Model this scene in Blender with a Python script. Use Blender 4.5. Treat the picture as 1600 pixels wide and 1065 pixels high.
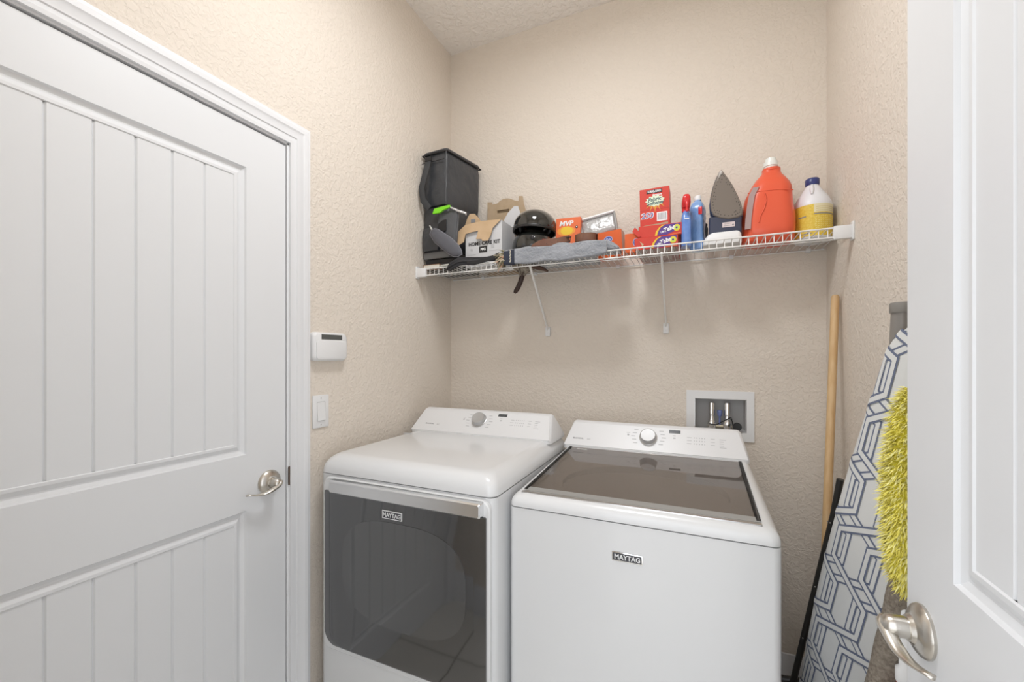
import bpy, bmesh, math, random
from mathutils import Vector, Matrix
random.seed(7)
S = bpy.context.scene
for o in list(bpy.data.objects): bpy.data.objects.remove(o)
COL = S.collection
PI = math.pi

# ------------------------------------------------------------------ camera
cam = bpy.data.objects.new('camera', bpy.data.cameras.new('camera'))
COL.objects.link(cam); S.camera = cam
cam.location = (0, 0, 1.36)
cam.rotation_euler = (PI/2, 0, math.atan(290/655))
cam.data.sensor_width = 36.0
cam.data.lens = 655/1600*36
cam.data.shift_y = 22.5/1600
cam.data.clip_start = 0.02

# ------------------------------------------------------------------ light
S.view_settings.view_transform = 'Standard'
S.view_settings.look = 'None'
S.view_settings.gamma = 1.0
S.view_settings.use_curve_mapping = False
S.view_settings.exposure = 0.19
w = bpy.data.worlds.new('world'); S.world = w; w.use_nodes = True
w.node_tree.nodes['Background'].inputs[0].default_value = (0.93, 0.96, 1.0, 1)
w.node_tree.nodes['Background'].inputs[1].default_value = 1.95

def area(name, loc, rot, sx, sy, power, col=(1, 0.97, 0.93)):
    l = bpy.data.lights.new(name, 'AREA'); l.shape = 'RECTANGLE'; l.size = sx; l.size_y = sy
    l.energy = power; l.color = col
    o = bpy.data.objects.new(name, l); COL.objects.link(o); o.location = loc; o.rotation_euler = rot
    return o
# added fill light in the hall behind the open doorway, and the laundry's own ceiling lamp
area('hall_fill', (-0.05, -1.9, 1.75), (math.radians(92), 0, 0), 2.2, 2.4, 1, (0.95, 0.975, 1.0))
pl = bpy.data.lights.new('laundry_lamp_light', 'POINT'); pl.energy = 3; pl.shadow_soft_size = 0.12; pl.color = (0.97, 0.985, 1.0)
plo = bpy.data.objects.new('laundry_lamp_light', pl); COL.objects.link(plo); plo.location = (-0.40, 0.92, 2.70)
area('laundry_lamp_downlight', (-0.40, 0.92, 2.94), (0, 0, 0), 0.30, 0.30, 12.5, (0.94, 0.97, 1.0))

# ------------------------------------------------------------------ materials
MATS = {}
def mat(name, col, rough=0.5, metal=0.0, spec=0.5, coat=0.0, noise=None, bump=None, ior=None, sheen=0.0, emit=None, alpha=None, trans=0.0, aniso=None):
    if name in MATS: return MATS[name]
    m = bpy.data.materials.new(name); m.use_nodes = True
    nt = m.node_tree; b = nt.nodes['Principled BSDF']
    b.inputs['Base Color'].default_value = (*col, 1)
    b.inputs['Roughness'].default_value = rough
    b.inputs['Metallic'].default_value = metal
    b.inputs['Specular IOR Level'].default_value = spec
    b.inputs['Coat Weight'].default_value = coat
    b.inputs['Sheen Weight'].default_value = sheen
    b.inputs['Transmission Weight'].default_value = trans
    if ior: b.inputs['IOR'].default_value = ior
    if emit:
        b.inputs['Emission Color'].default_value = (*emit[0], 1); b.inputs['Emission Strength'].default_value = emit[1]
    pos = None
    if noise or bump:
        g = nt.nodes.new('ShaderNodeTexCoord'); pos = g.outputs['Object']
    if noise:                                   # (scale, second colour, (sx,sy,sz))
        mp = nt.nodes.new('ShaderNodeMapping'); mp.inputs['Scale'].default_value = noise[2] if len(noise) > 2 else (1, 1, 1)
        n = nt.nodes.new('ShaderNodeTexNoise'); n.inputs['Scale'].default_value = noise[0]; n.inputs['Detail'].default_value = 4
        mx = nt.nodes.new('ShaderNodeMix'); mx.data_type = 'RGBA'
        mx.inputs['A'].default_value = (*col, 1); mx.inputs['B'].default_value = (*noise[1], 1)
        rp = nt.nodes.new('ShaderNodeValToRGB'); rp.color_ramp.elements[0].position = 0.38; rp.color_ramp.elements[1].position = 0.62
        nt.links.new(pos, mp.inputs[0]); nt.links.new(mp.outputs[0], n.inputs['Vector'])
        nt.links.new(n.outputs['Fac'], rp.inputs[0]); nt.links.new(rp.outputs[0], mx.inputs['Factor'])
        nt.links.new(mx.outputs['Result'], b.inputs['Base Color'])
    if bump:                                    # (scale, distance, strength)
        n = nt.nodes.new('ShaderNodeTexNoise'); n.inputs['Scale'].default_value = bump[0]; n.inputs['Detail'].default_value = 3
        bp = nt.nodes.new('ShaderNodeBump'); bp.inputs['Distance'].default_value = bump[1]; bp.inputs['Strength'].default_value = bump[2]
        nt.links.new(pos, n.inputs['Vector']); nt.links.new(n.outputs['Fac'], bp.inputs['Height']); nt.links.new(bp.outputs[0], b.inputs['Normal'])
    MATS[name] = m
    return m

def wall_material(name, col, scale=66, dist=0.0026, lo=0.42, hi=0.60):
    m = mat(name, col, 0.75, spec=0.25)
    nt = m.node_tree; b = nt.nodes['Principled BSDF']
    g = nt.nodes.new('ShaderNodeNewGeometry')
    n = nt.nodes.new('ShaderNodeTexNoise'); n.inputs['Scale'].default_value = scale; n.inputs['Detail'].default_value = 3; n.inputs['Distortion'].default_value = 0.7
    r = nt.nodes.new('ShaderNodeValToRGB'); r.color_ramp.elements[0].position = lo; r.color_ramp.elements[1].position = hi
    r.color_ramp.interpolation = 'EASE'
    n2 = nt.nodes.new('ShaderNodeTexNoise'); n2.inputs['Scale'].default_value = 160; n2.inputs['Detail'].default_value = 2
    ad = nt.nodes.new('ShaderNodeMath'); ad.operation = 'MULTIPLY_ADD'; ad.inputs[1].default_value = 0.25
    bp = nt.nodes.new('ShaderNodeBump'); bp.inputs['Distance'].default_value = dist; bp.inputs['Strength'].default_value = 0.45
    L = nt.links.new
    L(g.outputs['Position'], n.inputs['Vector']); L(g.outputs['Position'], n2.inputs['Vector'])
    L(n.outputs['Fac'], r.inputs[0]); L(n2.outputs['Fac'], ad.inputs[0]); L(r.outputs[0], ad.inputs[2])
    L(ad.outputs[0], bp.inputs['Height']); L(bp.outputs[0], b.inputs['Normal'])
    return m

M_wall = wall_material('wall_paint', (0.77, 0.695, 0.61))
M_ceil = wall_material('ceiling_paint', (0.92, 0.88, 0.83), 34, 0.006, 0.4, 0.6)
M_trim = mat('trim_paint', (0.80, 0.805, 0.82), 0.38)
M_door = mat('door_paint', (0.78, 0.79, 0.805), 0.42)
M_enam = mat('white_enamel', (0.75, 0.755, 0.76), 0.22, coat=0.3)
M_cons = mat('console_plastic', (0.78, 0.78, 0.785), 0.35)
M_plas = mat('white_plastic', (0.80, 0.80, 0.80), 0.4)
M_wire = mat('white_wire_coating', (0.82, 0.81, 0.79), 0.4)
M_chrome = mat('chrome', (0.86, 0.86, 0.86), 0.12, 1.0)
M_silver = mat('silver_satin', (0.62, 0.62, 0.62), 0.3, 1.0)
M_nick = mat('brushed_nickel', (0.60, 0.57, 0.52), 0.28, 1.0, bump=(300, 0.0004, 0.3))
M_knob = mat('knob_aluminium', (0.52, 0.52, 0.52), 0.5, 0.75)
M_ink = mat('grey_ink', (0.25, 0.25, 0.26), 0.6)
M_inkl = mat('pale_grey_ink', (0.50, 0.50, 0.51), 0.6)
M_disp = mat('dark_display', (0.07, 0.075, 0.08), 0.2)
M_black = mat('black_plastic', (0.02, 0.02, 0.022), 0.35)
M_logo = mat('logo_dark', (0.05, 0.05, 0.06), 0.3)
M_white = mat('white_print', (0.85, 0.85, 0.85), 0.5)
M_seam = mat('seam_shadow_gap', (0.30, 0.30, 0.31), 0.6)

# ------------------------------------------------------------------ mesh helpers
class G:
    def __init__(s): s.v = []; s.f = []; s.m = []
    def add(s, verts, faces, mi=0, M=None):
        n = len(s.v)
        s.v += [(M @ Vector(v)) if M else Vector(v) for v in verts]
        for f in faces: s.f.append([i+n for i in f]); s.m.append(mi)
        return s
    def box(s, x0, x1, y0, y1, z0, z1, mi=0, M=None, bev=0, seg=2):
        if bev:
            b = bmesh.new(); bmesh.ops.create_cube(b, size=1)
            for v in b.verts: v.co = Vector(((x0+x1)/2+v.co.x*(x1-x0), (y0+y1)/2+v.co.y*(y1-y0), (z0+z1)/2+v.co.z*(z1-z0)))
            bmesh.ops.bevel(b, geom=b.edges[:]+b.verts[:], offset=bev, segments=seg, profile=0.5, affect='EDGES')
            return s.frombm(b, mi, M)
        V = [(x0,y0,z0),(x1,y0,z0),(x1,y1,z0),(x0,y1,z0),(x0,y0,z1),(x1,y0,z1),(x1,y1,z1),(x0,y1,z1)]
        return s.add(V, [(0,3,2,1),(4,5,6,7),(0,1,5,4),(1,2,6,5),(2,3,7,6),(3,0,4,7)], mi, M)
    def frombm(s, b, mi=0, M=None):
        b.verts.index_update()
        s.add([v.co.copy() for v in b.verts], [[v.index for v in f.verts] for f in b.faces], mi, M); b.free(); return s
    def loft(s, rings, mi=0, cap0=True, cap1=True, M=None, closed=True):
        n = len(rings[0]); V = [p for r in rings for p in r]; F = []
        for i in range(len(rings)-1):
            for j in range(n if closed else n-1):
                k = (j+1) % n; F.append((i*n+j, i*n+k, (i+1)*n+k, (i+1)*n+j))
        if cap0: F.append(tuple(reversed(range(n))))
        if cap1: F.append(tuple((len(rings)-1)*n+j for j in range(n)))
        return s.add(V, F, mi, M)
    def lathe(s, prof, M=None, seg=32, mi=0, cap0=True, cap1=True, sx=1, sy=1):
        R = [[(r*sx*math.cos(2*PI*j/seg), r*sy*math.sin(2*PI*j/seg), z) for j in range(seg)] for r, z in prof]
        return s.loft(R, mi, cap0, cap1, M)
    def tube(s, pts, r, seg=8, mi=0, M=None, flat=1.0, up=None):
        P = [Vector(p) for p in pts]; n = len(P)
        rs = r if isinstance(r, (list, tuple)) else [r]*n
        R = []; prev = None
        for i in range(n):
            t = (P[min(i+1, n-1)]-P[max(i-1, 0)]).normalized()
            if prev is None:
                a = Vector(up) if up else (Vector((0,0,1)) if abs(t.z) < 0.9 else Vector((1,0,0)))
                a = (a - t*a.dot(t)).normalized()
            else:
                a = (prev - t*prev.dot(t)).normalized()
            prev = a; b = t.cross(a)
            R.append([P[i]+a*rs[i]*flat*math.cos(2*PI*j/seg)+b*rs[i]*math.sin(2*PI*j/seg) for j in range(seg)])
        return s.loft(R, mi, True, True, M)
    def prism(s, out, d0, d1, M=None, mi=0):      # outline in local xy, extruded along z
        return s.loft([[(x, y, d0) for x, y in out], [(x, y, d1) for x, y in out]], mi, True, True, M)
    def ell(s, c, rx, ry, rz, mi=0, M=None, nu=20, nv=12, k=1.0):
        R = []
        for i in range(nv+1):
            a = -PI/2 + PI*i/nv; ca = max(math.cos(a), 0.003)
            R.append([(c[0]+rx*ca*math.cos(2*PI*j/nu), c[1]+ry*ca*math.sin(2*PI*j/nu), c[2]+rz*math.sin(a)) for j in range(nu)])
        return s.loft(R, mi, True, True, M)
    def shift(s, d): s.v = [v+Vector(d) for v in s.v]; return s

def build(name, g, mats, parent=None, smooth=35, base=None):
    """link the collected shape as ONE mesh; vertices are given in the parent's frame, or in the world with base=origin"""
    if not isinstance(mats, (list, tuple)): mats = [mats]
    me = bpy.data.meshes.new(name)
    off = Vector(base) if base else Vector((0, 0, 0))
    me.from_pydata([tuple(v-off) for v in g.v], [], g.f); me.update()
    b = bmesh.new(); b.from_mesh(me); bmesh.ops.remove_doubles(b, verts=b.verts, dist=1e-6)
    bmesh.ops.recalc_face_normals(b, faces=b.faces); b.to_mesh(me); b.free()
    for m in mats: me.materials.append(m)
    if len(me.polygons) == len(g.m):
        for p, mi in zip(me.polygons, g.m): p.material_index = mi
    if smooth:
        me.polygons.foreach_set('use_smooth', [True]*len(me.polygons))
        me.set_sharp_from_angle(angle=math.radians(smooth))
    o = bpy.data.objects.new(name, me); COL.objects.link(o)
    if parent: o.parent = parent
    elif base: o.location = off
    return o
def tag(o, label, cat=None, group=None, kind=None):
    o['label'] = label
    if cat: o['category'] = cat
    if group: o['group'] = group
    if kind: o['kind'] = kind
    return o
def thing(name, label, cat, loc, rz=0, group=None, kind=None, rot=None):
    o = bpy.data.objects.new(name, None); COL.objects.link(o); o.location = loc
    o.rotation_euler = rot if rot else (0, 0, rz); o.empty_display_size = 0.05
    return tag(o, label, cat, group, kind)
def W(name, g, mats, th, smooth=35):             # part given in world coordinates under an unrotated thing
    loc = th.location
    p = th.parent
    while p: loc = loc + p.location; p = p.parent
    o = build(name, g.shift(-Vector(loc)), mats, th, smooth); return o
def rrect(x0, x1, y0, y1, r, z=0, n=5):
    out = []
    for cx, cy, a in ((x1-r, y1-r, 0), (x0+r, y1-r, 90), (x0+r, y0+r, 180), (x1-r, y0+r, 270)):
        for i in range(n+1):
            t = math.radians(a+90*i/n); out.append((cx+r*math.cos(t), cy+r*math.sin(t), z))
    return out
def frame(o, ex, ey):                            # matrix: local x->ex, y->ey, z->ex x ey
    ex = Vector(ex).normalized(); ey = Vector(ey); ey = (ey-ex*ey.dot(ex)).normalized(); ez = ex.cross(ey)
    m = Matrix((ex, ey, ez)).transposed().to_4x4(); m.translation = Vector(o); return m
def text_geo(body, size, ext=0.0003, bold=0.0, sx=1.0, shear=0.0, align='CENTER'):
    c = bpy.data.curves.new('t', 'FONT'); c.body = body; c.size = size; c.extrude = ext; c.offset = bold; c.shear = shear
    c.align_x = align; c.align_y = 'CENTER'; c.resolution_u = 3
    o = bpy.data.objects.new('t', c); COL.objects.link(o)
    bpy.context.view_layer.update()
    me = o.evaluated_get(bpy.context.evaluated_depsgraph_get()).to_mesh()
    g = G(); g.add([(v.co.x*sx, v.co.y, v.co.z) for v in me.vertices], [list(p.vertices) for p in me.polygons])
    o.to_mesh_clear(); bpy.data.objects.remove(o); bpy.data.curves.remove(c)
    return g
def addtext(g, body, size, M, mi=0, **k):
    t = text_geo(body, size, **k); return g.add(t.v, t.f, mi, M)

# ------------------------------------------------------------------ room shell
XL, XR, YB, YF, ZC = -1.257, 0.462, 2.0, 0.09, 3.03
def structure(name, g, m, label, cat, smooth=0):
    return tag(build(name, g, m, smooth=smooth), label, cat, kind='structure')
g = G()                                          # back wall with the opening of the valve box
bx0, bx1, bz0, bz1 = -0.012, 0.187, 1.035, 1.174
for a in ((XL-0.12, bx0, 0, ZC), (bx1, XR+0.12, 0, ZC), (bx0, bx1, 0, bz0), (bx0, bx1, bz1, ZC)):
    g.box(a[0], a[1], YB, YB+0.12, a[2], a[3])
structure('wall_back', g, M_wall, 'beige knockdown-textured back wall behind the washer and dryer', 'wall')
DY0, DY1, DZ = 0.160, 0.979, 2.066
g = G(); g.box(XL-0.12, XL, YF-0.12, DY0-0.02, 0, ZC); g.box(XL-0.12, XL, DY1+0.02, YB, 0, ZC); g.box(XL-0.12, XL, DY0-0.02, DY1+0.02, DZ+0.02, ZC)
structure('wall_left', g, M_wall, 'beige textured left wall around the closed planked door', 'wall')
g = G().box(XR, XR+0.12, YF-0.12, YB, 0, ZC)
structure('wall_right', g, M_wall, 'beige textured right wall behind the ironing board', 'wall')
g = G(); g.box(XL, -0.47, YF-0.12, YF, 0, ZC); g.box(0.375, XR, YF-0.12, YF, 0, ZC); g.box(-0.47, 0.375, YF-0.12, YF, 2.09, ZC)
structure('wall_front', g, M_wall, 'beige wall with the open doorway, seen in the dryer door glass', 'wall')
g = G().box(XL-0.12, XR+0.12, YF-0.12, YB+0.12, ZC, ZC+0.1)
structure('ceiling', g, M_ceil, 'pale textured ceiling above the back corner', 'ceiling')
M_floor = mat('floor_tile', (0.34, 0.31, 0.28), 0.3)
nt = M_floor.node_tree; bk = nt.nodes.new('ShaderNodeTexBrick'); gg = nt.nodes.new('ShaderNodeNewGeometry')
bk.offset = 0.0; bk.inputs['Color1'].default_value = (0.68, 0.65, 0.60, 1); bk.inputs['Color2'].default_value = (0.65, 0.62, 0.57, 1)
bk.inputs['Mortar'].default_value = (0.20, 0.18, 0.16, 1); bk.inputs['Scale'].default_value = 1.0
bk.inputs['Brick Width'].default_value = 0.45; bk.inputs['Row Height'].default_value = 0.45; bk.inputs['Mortar Size'].default_value = 0.004
nt.links.new(gg.outputs['Position'], bk.inputs['Vector']); nt.links.new(bk.outputs['Color'], nt.nodes['Principled BSDF'].inputs['Base Color'])
g = G().box(XL-0.12, XR+0.12, -2.2, YB+0.12, -0.1, 0)
structure('floor', g, M_floor, 'taupe square floor tiles under the appliances', 'floor')

# baseboards: profile swept along the walls
def base_profile(): return [(0, 0), (0.015, 0), (0.015, 0.105), (0.011, 0.118), (0.011, 0.124), (0.006, 0.140), (0.005, 0.155), (0, 0.158)]
def baseboard(name, p0, p1, nrm, label):
    a, b, n = Vector(p0), Vector(p1), Vector(nrm)
    g = G().loft([[a+n*d+Vector((0, 0, z)) for d, z in base_profile()], [b+n*d+Vector((0, 0, z)) for d, z in base_profile()]])
    return structure(name, g, M_trim, label, 'baseboard', 30)
baseboard('baseboard_back', (XL, YB, 0), (XR, YB, 0), (0, -1, 0), 'white moulded baseboard along the back wall right of the washer')
baseboard('baseboard_right', (XR, YF, 0), (XR, YB-0.016, 0), (-1, 0, 0), 'white baseboard along the right wall behind the ironing board')
baseboard('baseboard_left', (XL, DY1+0.085, 0), (XL, YB-0.016, 0), (1, 0, 0), 'white baseboard of the left wall beside the dryer')
baseboard('baseboard_front', (XL, YF, 0), (-0.55, YF, 0), (0, 1, 0), 'white baseboard of the doorway wall, mirrored in the dryer door')

# ------------------------------------------------------------------ planked two-panel doors
def casing(y0, y1, zt, x, sgn, wd=0.072, foot=0.0):
    """three-sided casing; profile (across, out) mitred at the corners"""
    prof = [(0, 0), (0, 0.009), (0.010, 0.011), (0.012, 0.008), (0.022, 0.009), (0.024, 0.012), (0.040, 0.014), (0.048, 0.019), (0.060, 0.020), (0.066, 0.017), (wd, 0.016), (wd, 0)]
    R = []
    for (y, z, sy, sz) in ((y0, foot, -1, 0), (y0, zt, -1, 1), (y1, zt, 1, 1), (y1, foot, 1, 0)):
        R.append([(x+sgn*o, y+sy*a, z+sz*a) for a, o in prof])
    return G().loft(R)
def door_geo(wd, ht, th=0.035):
    """local: x across from the hinge, y depth (front face y=0 towards -y), z up"""
    g = G(); st = 0.133
    panels = [(0.17, 0.870), (1.042, ht-0.125)]
    xs0, xs1 = st, wd-st
    def quad(x0, x1, z0, z1, y=0): g.add([(x0,y,z0),(x1,y,z0),(x1,y,z1),(x0,y,z1)], [(0,1,2,3)])
    quad(0, xs0, 0, ht); quad(xs1, wd, 0, ht)
    quad(xs0, xs1, 0, panels[0][0]); quad(xs0, xs1, panels[0][1], panels[1][0]); quad(xs0, xs1, panels[1][1], ht)
    prof = [(0, 0), (0.003, 0.006), (0.012, 0.010), (0.016, 0.010), (0.027, 0.004), (0.034, 0.0035), (0.036, 0.006)]
    for z0, z1 in panels:
        R = [[(xs0+a, y, z0+a), (xs1-a, y, z0+a), (xs1-a, y, z1-a), (xs0+a, y, z1-a)] for a, y in prof]
        g.loft(R, cap0=False, cap1=False)
        i = 0.036; fx0, fx1 = xs0+i, xs1-i; fz0, fz1 = z0+i, z1-i; d = 0.006; n = 6
        step = (fx1-fx0)/n; gw = 0.0035
        for k in range(n):
            a = fx0+k*step+(gw if k else 0); b = fx0+(k+1)*step-(gw if k < n-1 else 0)
            quad(a, b, fz0, fz1, d)
            if k: c = fx0+k*step; g.add([(c-gw,d,fz0),(c,d+0.004,fz0),(c,d+0.004,fz1),(c-gw,d,fz1)], [(0,1,2,3)]); g.add([(c,d+0.004,fz0),(c+gw,d,fz0),(c+gw,d,fz1),(c,d+0.004,fz1)], [(0,1,2,3)])
    g.add([(0,0,0),(wd,0,0),(wd,th,0),(0,th,0),(0,0,ht),(wd,0,ht),(wd,th,ht),(0,th,ht)], [(0,3,2,1),(4,5,6,7),(1,2,6,5),(3,0,4,7),(2,3,7,6)])
    return g
def lever(parent, x, z, sx):
    """lever handle on the face y=0 of a door frame; lever points along sx*x"""
    M = frame((x, 0, z), (1, 0, 0), (0, 0, 1)) # local z -> -y (outwards)
    h = thing2('door_handle', parent)
    g = G().lathe([(0.0375, 0), (0.038, 0.004), (0.036, 0.008), (0.029, 0.013), (0.021, 0.016), (0.018, 0.021)], M, 44)
    build('rose', g, M_nick, h, 30)
    g = G().lathe([(0.0155, 0.017), (0.0155, 0.036), (0.0145, 0.044), (0.010, 0.050), (0.002, 0.0525)], M, 32)
    build('neck', g, M_nick, h, 50)
    R = []; n = 18
    for i in range(n+1):
        t = i/n
        p = (x+sx*(-0.013+0.104*t), -(0.046-0.020*t**1.5), z+0.004-0.018*math.sin(PI*min(1, t*1.05))-0.019*t**1.5)
        a = 0.014*(1-t)**3.2+0.0080*min(1, t*2.2); th = 0.0095*(1-t)**2.4+0.0026
        if t < .12: k_ = .35+.65*math.sqrt(t/.12); a *= k_; th *= k_
        if t > .93: a *= math.sqrt(max(.02, 1-((t-.93)/.075)**2))
        R.append([(p[0], p[1]+a*math.cos(2*PI*j/16), p[2]+th*math.sin(2*PI*j/16)) for j in range(16)])
    build('lever', G().loft(R), M_nick, h, 70)
    g = G().lathe([(0.0018, 0), (0.0018, 0.001)], frame((x+sx*0.003, -0.0300, z-0.0155), (1, 0, 0), (0, 1, 0)), 10)
    build('set_screw', g, M_black, h)
    return h
def thing2(name, parent):
    o = bpy.data.objects.new(name, None); COL.objects.link(o); o.parent = parent; o.empty_display_size = 0.03; return o
# left door: face looks towards +X.  local x(from hinge)-> +Y ... mirrored so that local -y -> +X
d1 = tag(build('door_1', door_geo(0.813, 2.045), M_door, smooth=20), 'closed white two-panel door with vertical planks in the left wall', 'door', kind='structure')
d1.location = (XL-0.004, DY0+0.003, 0.015); d1.rotation_euler = (0, 0, PI/2)
lever(d1, 0.753, 0.939, -1)
# right door: stands open along the right side, face looks towards -X
d2 = tag(build('door_2', door_geo(0.762, 2.045), M_door, smooth=20), 'white planked door standing open at the right edge', 'door', kind='structure')
d2.location = (0.310, 0.878, 0.015); d2.rotation_euler = (0, 0, -PI/2)
lever(d2, 0.056, 0.933, 1)
g = G().box(XL-0.05, XL+0.0, DY0-0.02, DY0, 0, DZ+0.005); g.box(XL-0.05, XL, DY1, DY1+0.02, 0, DZ+0.005); g.box(XL-0.05, XL, DY0-0.02, DY1+0.02, DZ, DZ+0.02)
g.box(XL-0.10, XL-0.041, DY0-0.02, DY0+0.012, 0, DZ); g.box(XL-0.10, XL-0.041, DY1-0.012, DY1+0.02, 0, DZ); g.box(XL-0.10, XL-0.041, DY0, DY1, DZ-0.01, DZ+0.02)
structure('trim_1', g, M_trim, 'white jamb lining the left door opening', 'trim')
t2 = structure('trim_2', casing(DY0-0.006, DY1+0.006, DZ+0.006, XL, 1), M_trim, 'white moulded casing around the closed left door', 'trim', 25)
g = G().prism([(0, -0.032), (0.012, -0.028), (0.016, 0), (0.012, 0.028), (0, 0.032)], 0, 0.002, frame((XL+0.0035, DY1+0.0035, 0.957), (0, 1, 0), (0, 0, 1)))
g.box(XL+0.0036, XL+0.0048, DY1+0.001, DY1+0.004, 0.927, 0.987)
tag(build('strike_plate', g, mat('aged_bronze', (0.16, 0.11, 0.08), 0.4, 0.9), t2), 'dark bronze strike plate lip')
g = G().box(-0.47, -0.45, YF-0.12, YF, 0, 2.07); g.box(0.352, 0.375, YF-0.12, YF, 0, 2.07); g.box(-0.47, 0.375, YF-0.12, YF, 2.07, 2.09)
structure('trim_3', g, M_trim, 'white jamb of the open doorway around the viewpoint', 'trim')

# ------------------------------------------------------------------ alarm keypad and switch on the left wall
k = thing('alarm_keypad', 'white rounded alarm keypad with grey display beside the left door', 'keypad', (XL, 1.144, 1.392))
Mk = frame((0, 0, 0), (0, 1, 0), (0, 0, 1))     # local x -> +Y, y -> Z, z -> +X
def kp(a, b, r, z): return [(p[0], p[1], z) for p in rrect(-a, a, -b, b, r, 0, 6)]
build('housing', G().loft([kp(.079, .052, .018, 0), kp(.079, .052, .018, .012), kp(.076, .050, .020, .020), kp(.070, .045, .018, .024)], M=Mk), M_plas, k, 40)
build('flip_cover', G().loft([[(p[0], p[1]-0.012, p[2]) for p in kp(.069, .034, .012, z)] for z in (.0238, .0268)]+[[(p[0], p[1]-0.012, p[2]) for p in kp(.066, .031, .012, .0285)]], M=Mk), M_plas, k, 40)
build('display', G().box(-.046, .048, .026, .044, .0236, .0250, M=Mk), mat('lcd_grey', (0.10, 0.105, 0.10), 0.25), k)
s = thing('light_switch', 'white rocker light switch below the alarm keypad', 'light switch', (XL, 1.112, 1.157))
build('wall_plate', G().box(-.035, .035, -.059, .059, 0, .006, M=Mk, bev=.002), M_plas, s)
build('rocker', G().loft([[(-.0165, -.033, .006), (.0165, -.033, .006), (.0165, .033, .006), (-.0165, .033, .006)], [(-.0160, -.0325, .0105), (.0160, -.0325, .0105), (.0160, .0325, .0068), (-.0160, .0325, .0068)]], M=Mk), M_plas, s, 20)
build('rocker_gap', G().box(-.0185, .0185, -.035, .035, .0055, .0063, M=Mk), mat('soft_gap', (.5, .5, .5), .6), s)
for zz in (-.048, .048):
    build('screw', G().lathe([(.0028, .0055), (.0026, .0068)], Mk @ Matrix.Translation((0, zz, 0)), 12), M_silver, s)

# ------------------------------------------------------------------ dryer
def cabinet(x0, x1, y0, y1, z0, z1, r=0.022):
    return G().loft([rrect(x0, x1, y0, y1, r, z) for z in (z0, z1)])
def crown(x0, x1, y0, y1, z0, top, rad, r=0.03, steps=8):
    R = [rrect(x0, x1, y0, y1, r, z0)]
    for i in range(steps+1):
        a = PI/2*i/steps; ins = rad*(1-math.cos(a)); h = math.sin(a)
        R.append([(x, y, z0+0.006+(top(y)-z0-0.006)*h) for x, y, _ in rrect(x0+ins, x1-ins, y0+ins, y1-ins*0.3, r+ins*0.3)])
    return R
dr = thing('clothes_dryer', 'white front-loading dryer with a large dark glass door, left of the washer', 'clothes dryer', (-0.874, 1.44, 0))
dx0, dx1, dy0, dy1 = -1.218, -0.531, 1.080, 1.80
W('cabinet', cabinet(dx0, dx1, dy0, dy1, 0.03, 0.947), M_enam, dr)
W('top_panel', G().loft(crown(dx0, dx1, dy0-0.004, dy1, 0.951, lambda y: 1.013+0.004*(y-1.1), 0.050, 0.03)), M_enam, dr, 50)
for fx in (dx0+.06, dx1-.06):
    for fy in (dy0+.06, dy1-.06):
        W('foot', G().lathe([(.02, 0), (.02, .01), (.01, .012), (.01, .032)], Matrix.Translation((fx, fy, 0)), 16), M_black, dr)
# door: white surround, dark glass, oval window, chrome handle
dd = W('door', G().loft([[(x, y, z) for x, z, _ in rrect(-1.186, -0.541, 0.352, 0.9435, 0.03)] for y in (1.0795, 1.068)]+[[(x, 1.0645, z) for x, z, _ in rrect(-1.182, -0.545, 0.356, 0.9395, 0.027)]]), M_enam, dr)
M_glassd = mat('smoked_door_glass', (0.018, 0.018, 0.019), 0.06, spec=1.0, ior=1.72)
M_glassw = mat('smoked_window_glass', (0.040, 0.040, 0.041), 0.06, spec=1.0, ior=1.72)
def glass_out(x0, x1, z0, z1, y):
    out = []
    for cx, cz, r, a in ((x1-.004, z1-.004, .004, 0), (x0+.004, z1-.004, .004, 90), (x0+.05, z0+.05, .05, 180), (x1-.05, z0+.05, .05, 270)):
        for i in range(8): t = math.radians(a+90*i/7); out.append((cx+r*math.cos(t), y, cz+r*math.sin(t)))
    return out
W('door_glass', G().loft([glass_out(-1.176, -.551, .372, .897, 1.066), glass_out(-1.176, -.551, .372, .897, 1.060), glass_out(-1.138, -.585, .380, .895, 1.0535)]), M_glassd, dr, 20)
ov = []
for i in range(64):
    t = 2*PI*i/64; c, s_ = math.cos(t), math.sin(t); e = 2/2.9
    ov.append((-.850+.238*math.copysign(abs(c)**e, c), .665+.168*math.copysign(abs(s_)**e, s_)))
W('door_window', G().prism(ov, 0, .0012, frame((0, 1.0536, 0), (1, 0, 0), (0, 0, 1))), M_glassw, dr)
W('door_handle', G().loft([[(x, 1.066, z) for x, z, _ in rrect(-1.140, -.560, .896, .941, .006)], [(x, 1.045, z) for x, z, _ in rrect(-1.139, -.561, .897, .940, .006)], [(x, 1.041, z) for x, z, _ in rrect(-1.135, -.565, .901, .936, .005)]]), mat('handle_satin_chrome', (.80, .80, .80), .18, 1.0), dr)
def logo_plate(th, cx, cz, y, w_, h_, border, text=True):
    W('logo_plate', G().box(cx-w_/2, cx+w_/2, y-.003, y, cz-h_/2, cz+h_/2, bev=.0008), border, th)
    W('logo_field', G().box(cx-w_/2+.003, cx+w_/2-.003, y-.0036, y-.0028, cz-h_/2+.003, cz+h_/2-.003), M_logo, th)
    g = G(); addtext(g, 'MAYTAG', h_*.72, frame((cx, y-.0040, cz-.0005), (1, 0, 0), (0, 0, 1)), sx=0.93, bold=.0004); W('logo_lettering', g, M_white, th, 0)
logo_plate(dr, -.878, .857, 1.0535, .078, .026, M_white)
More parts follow.
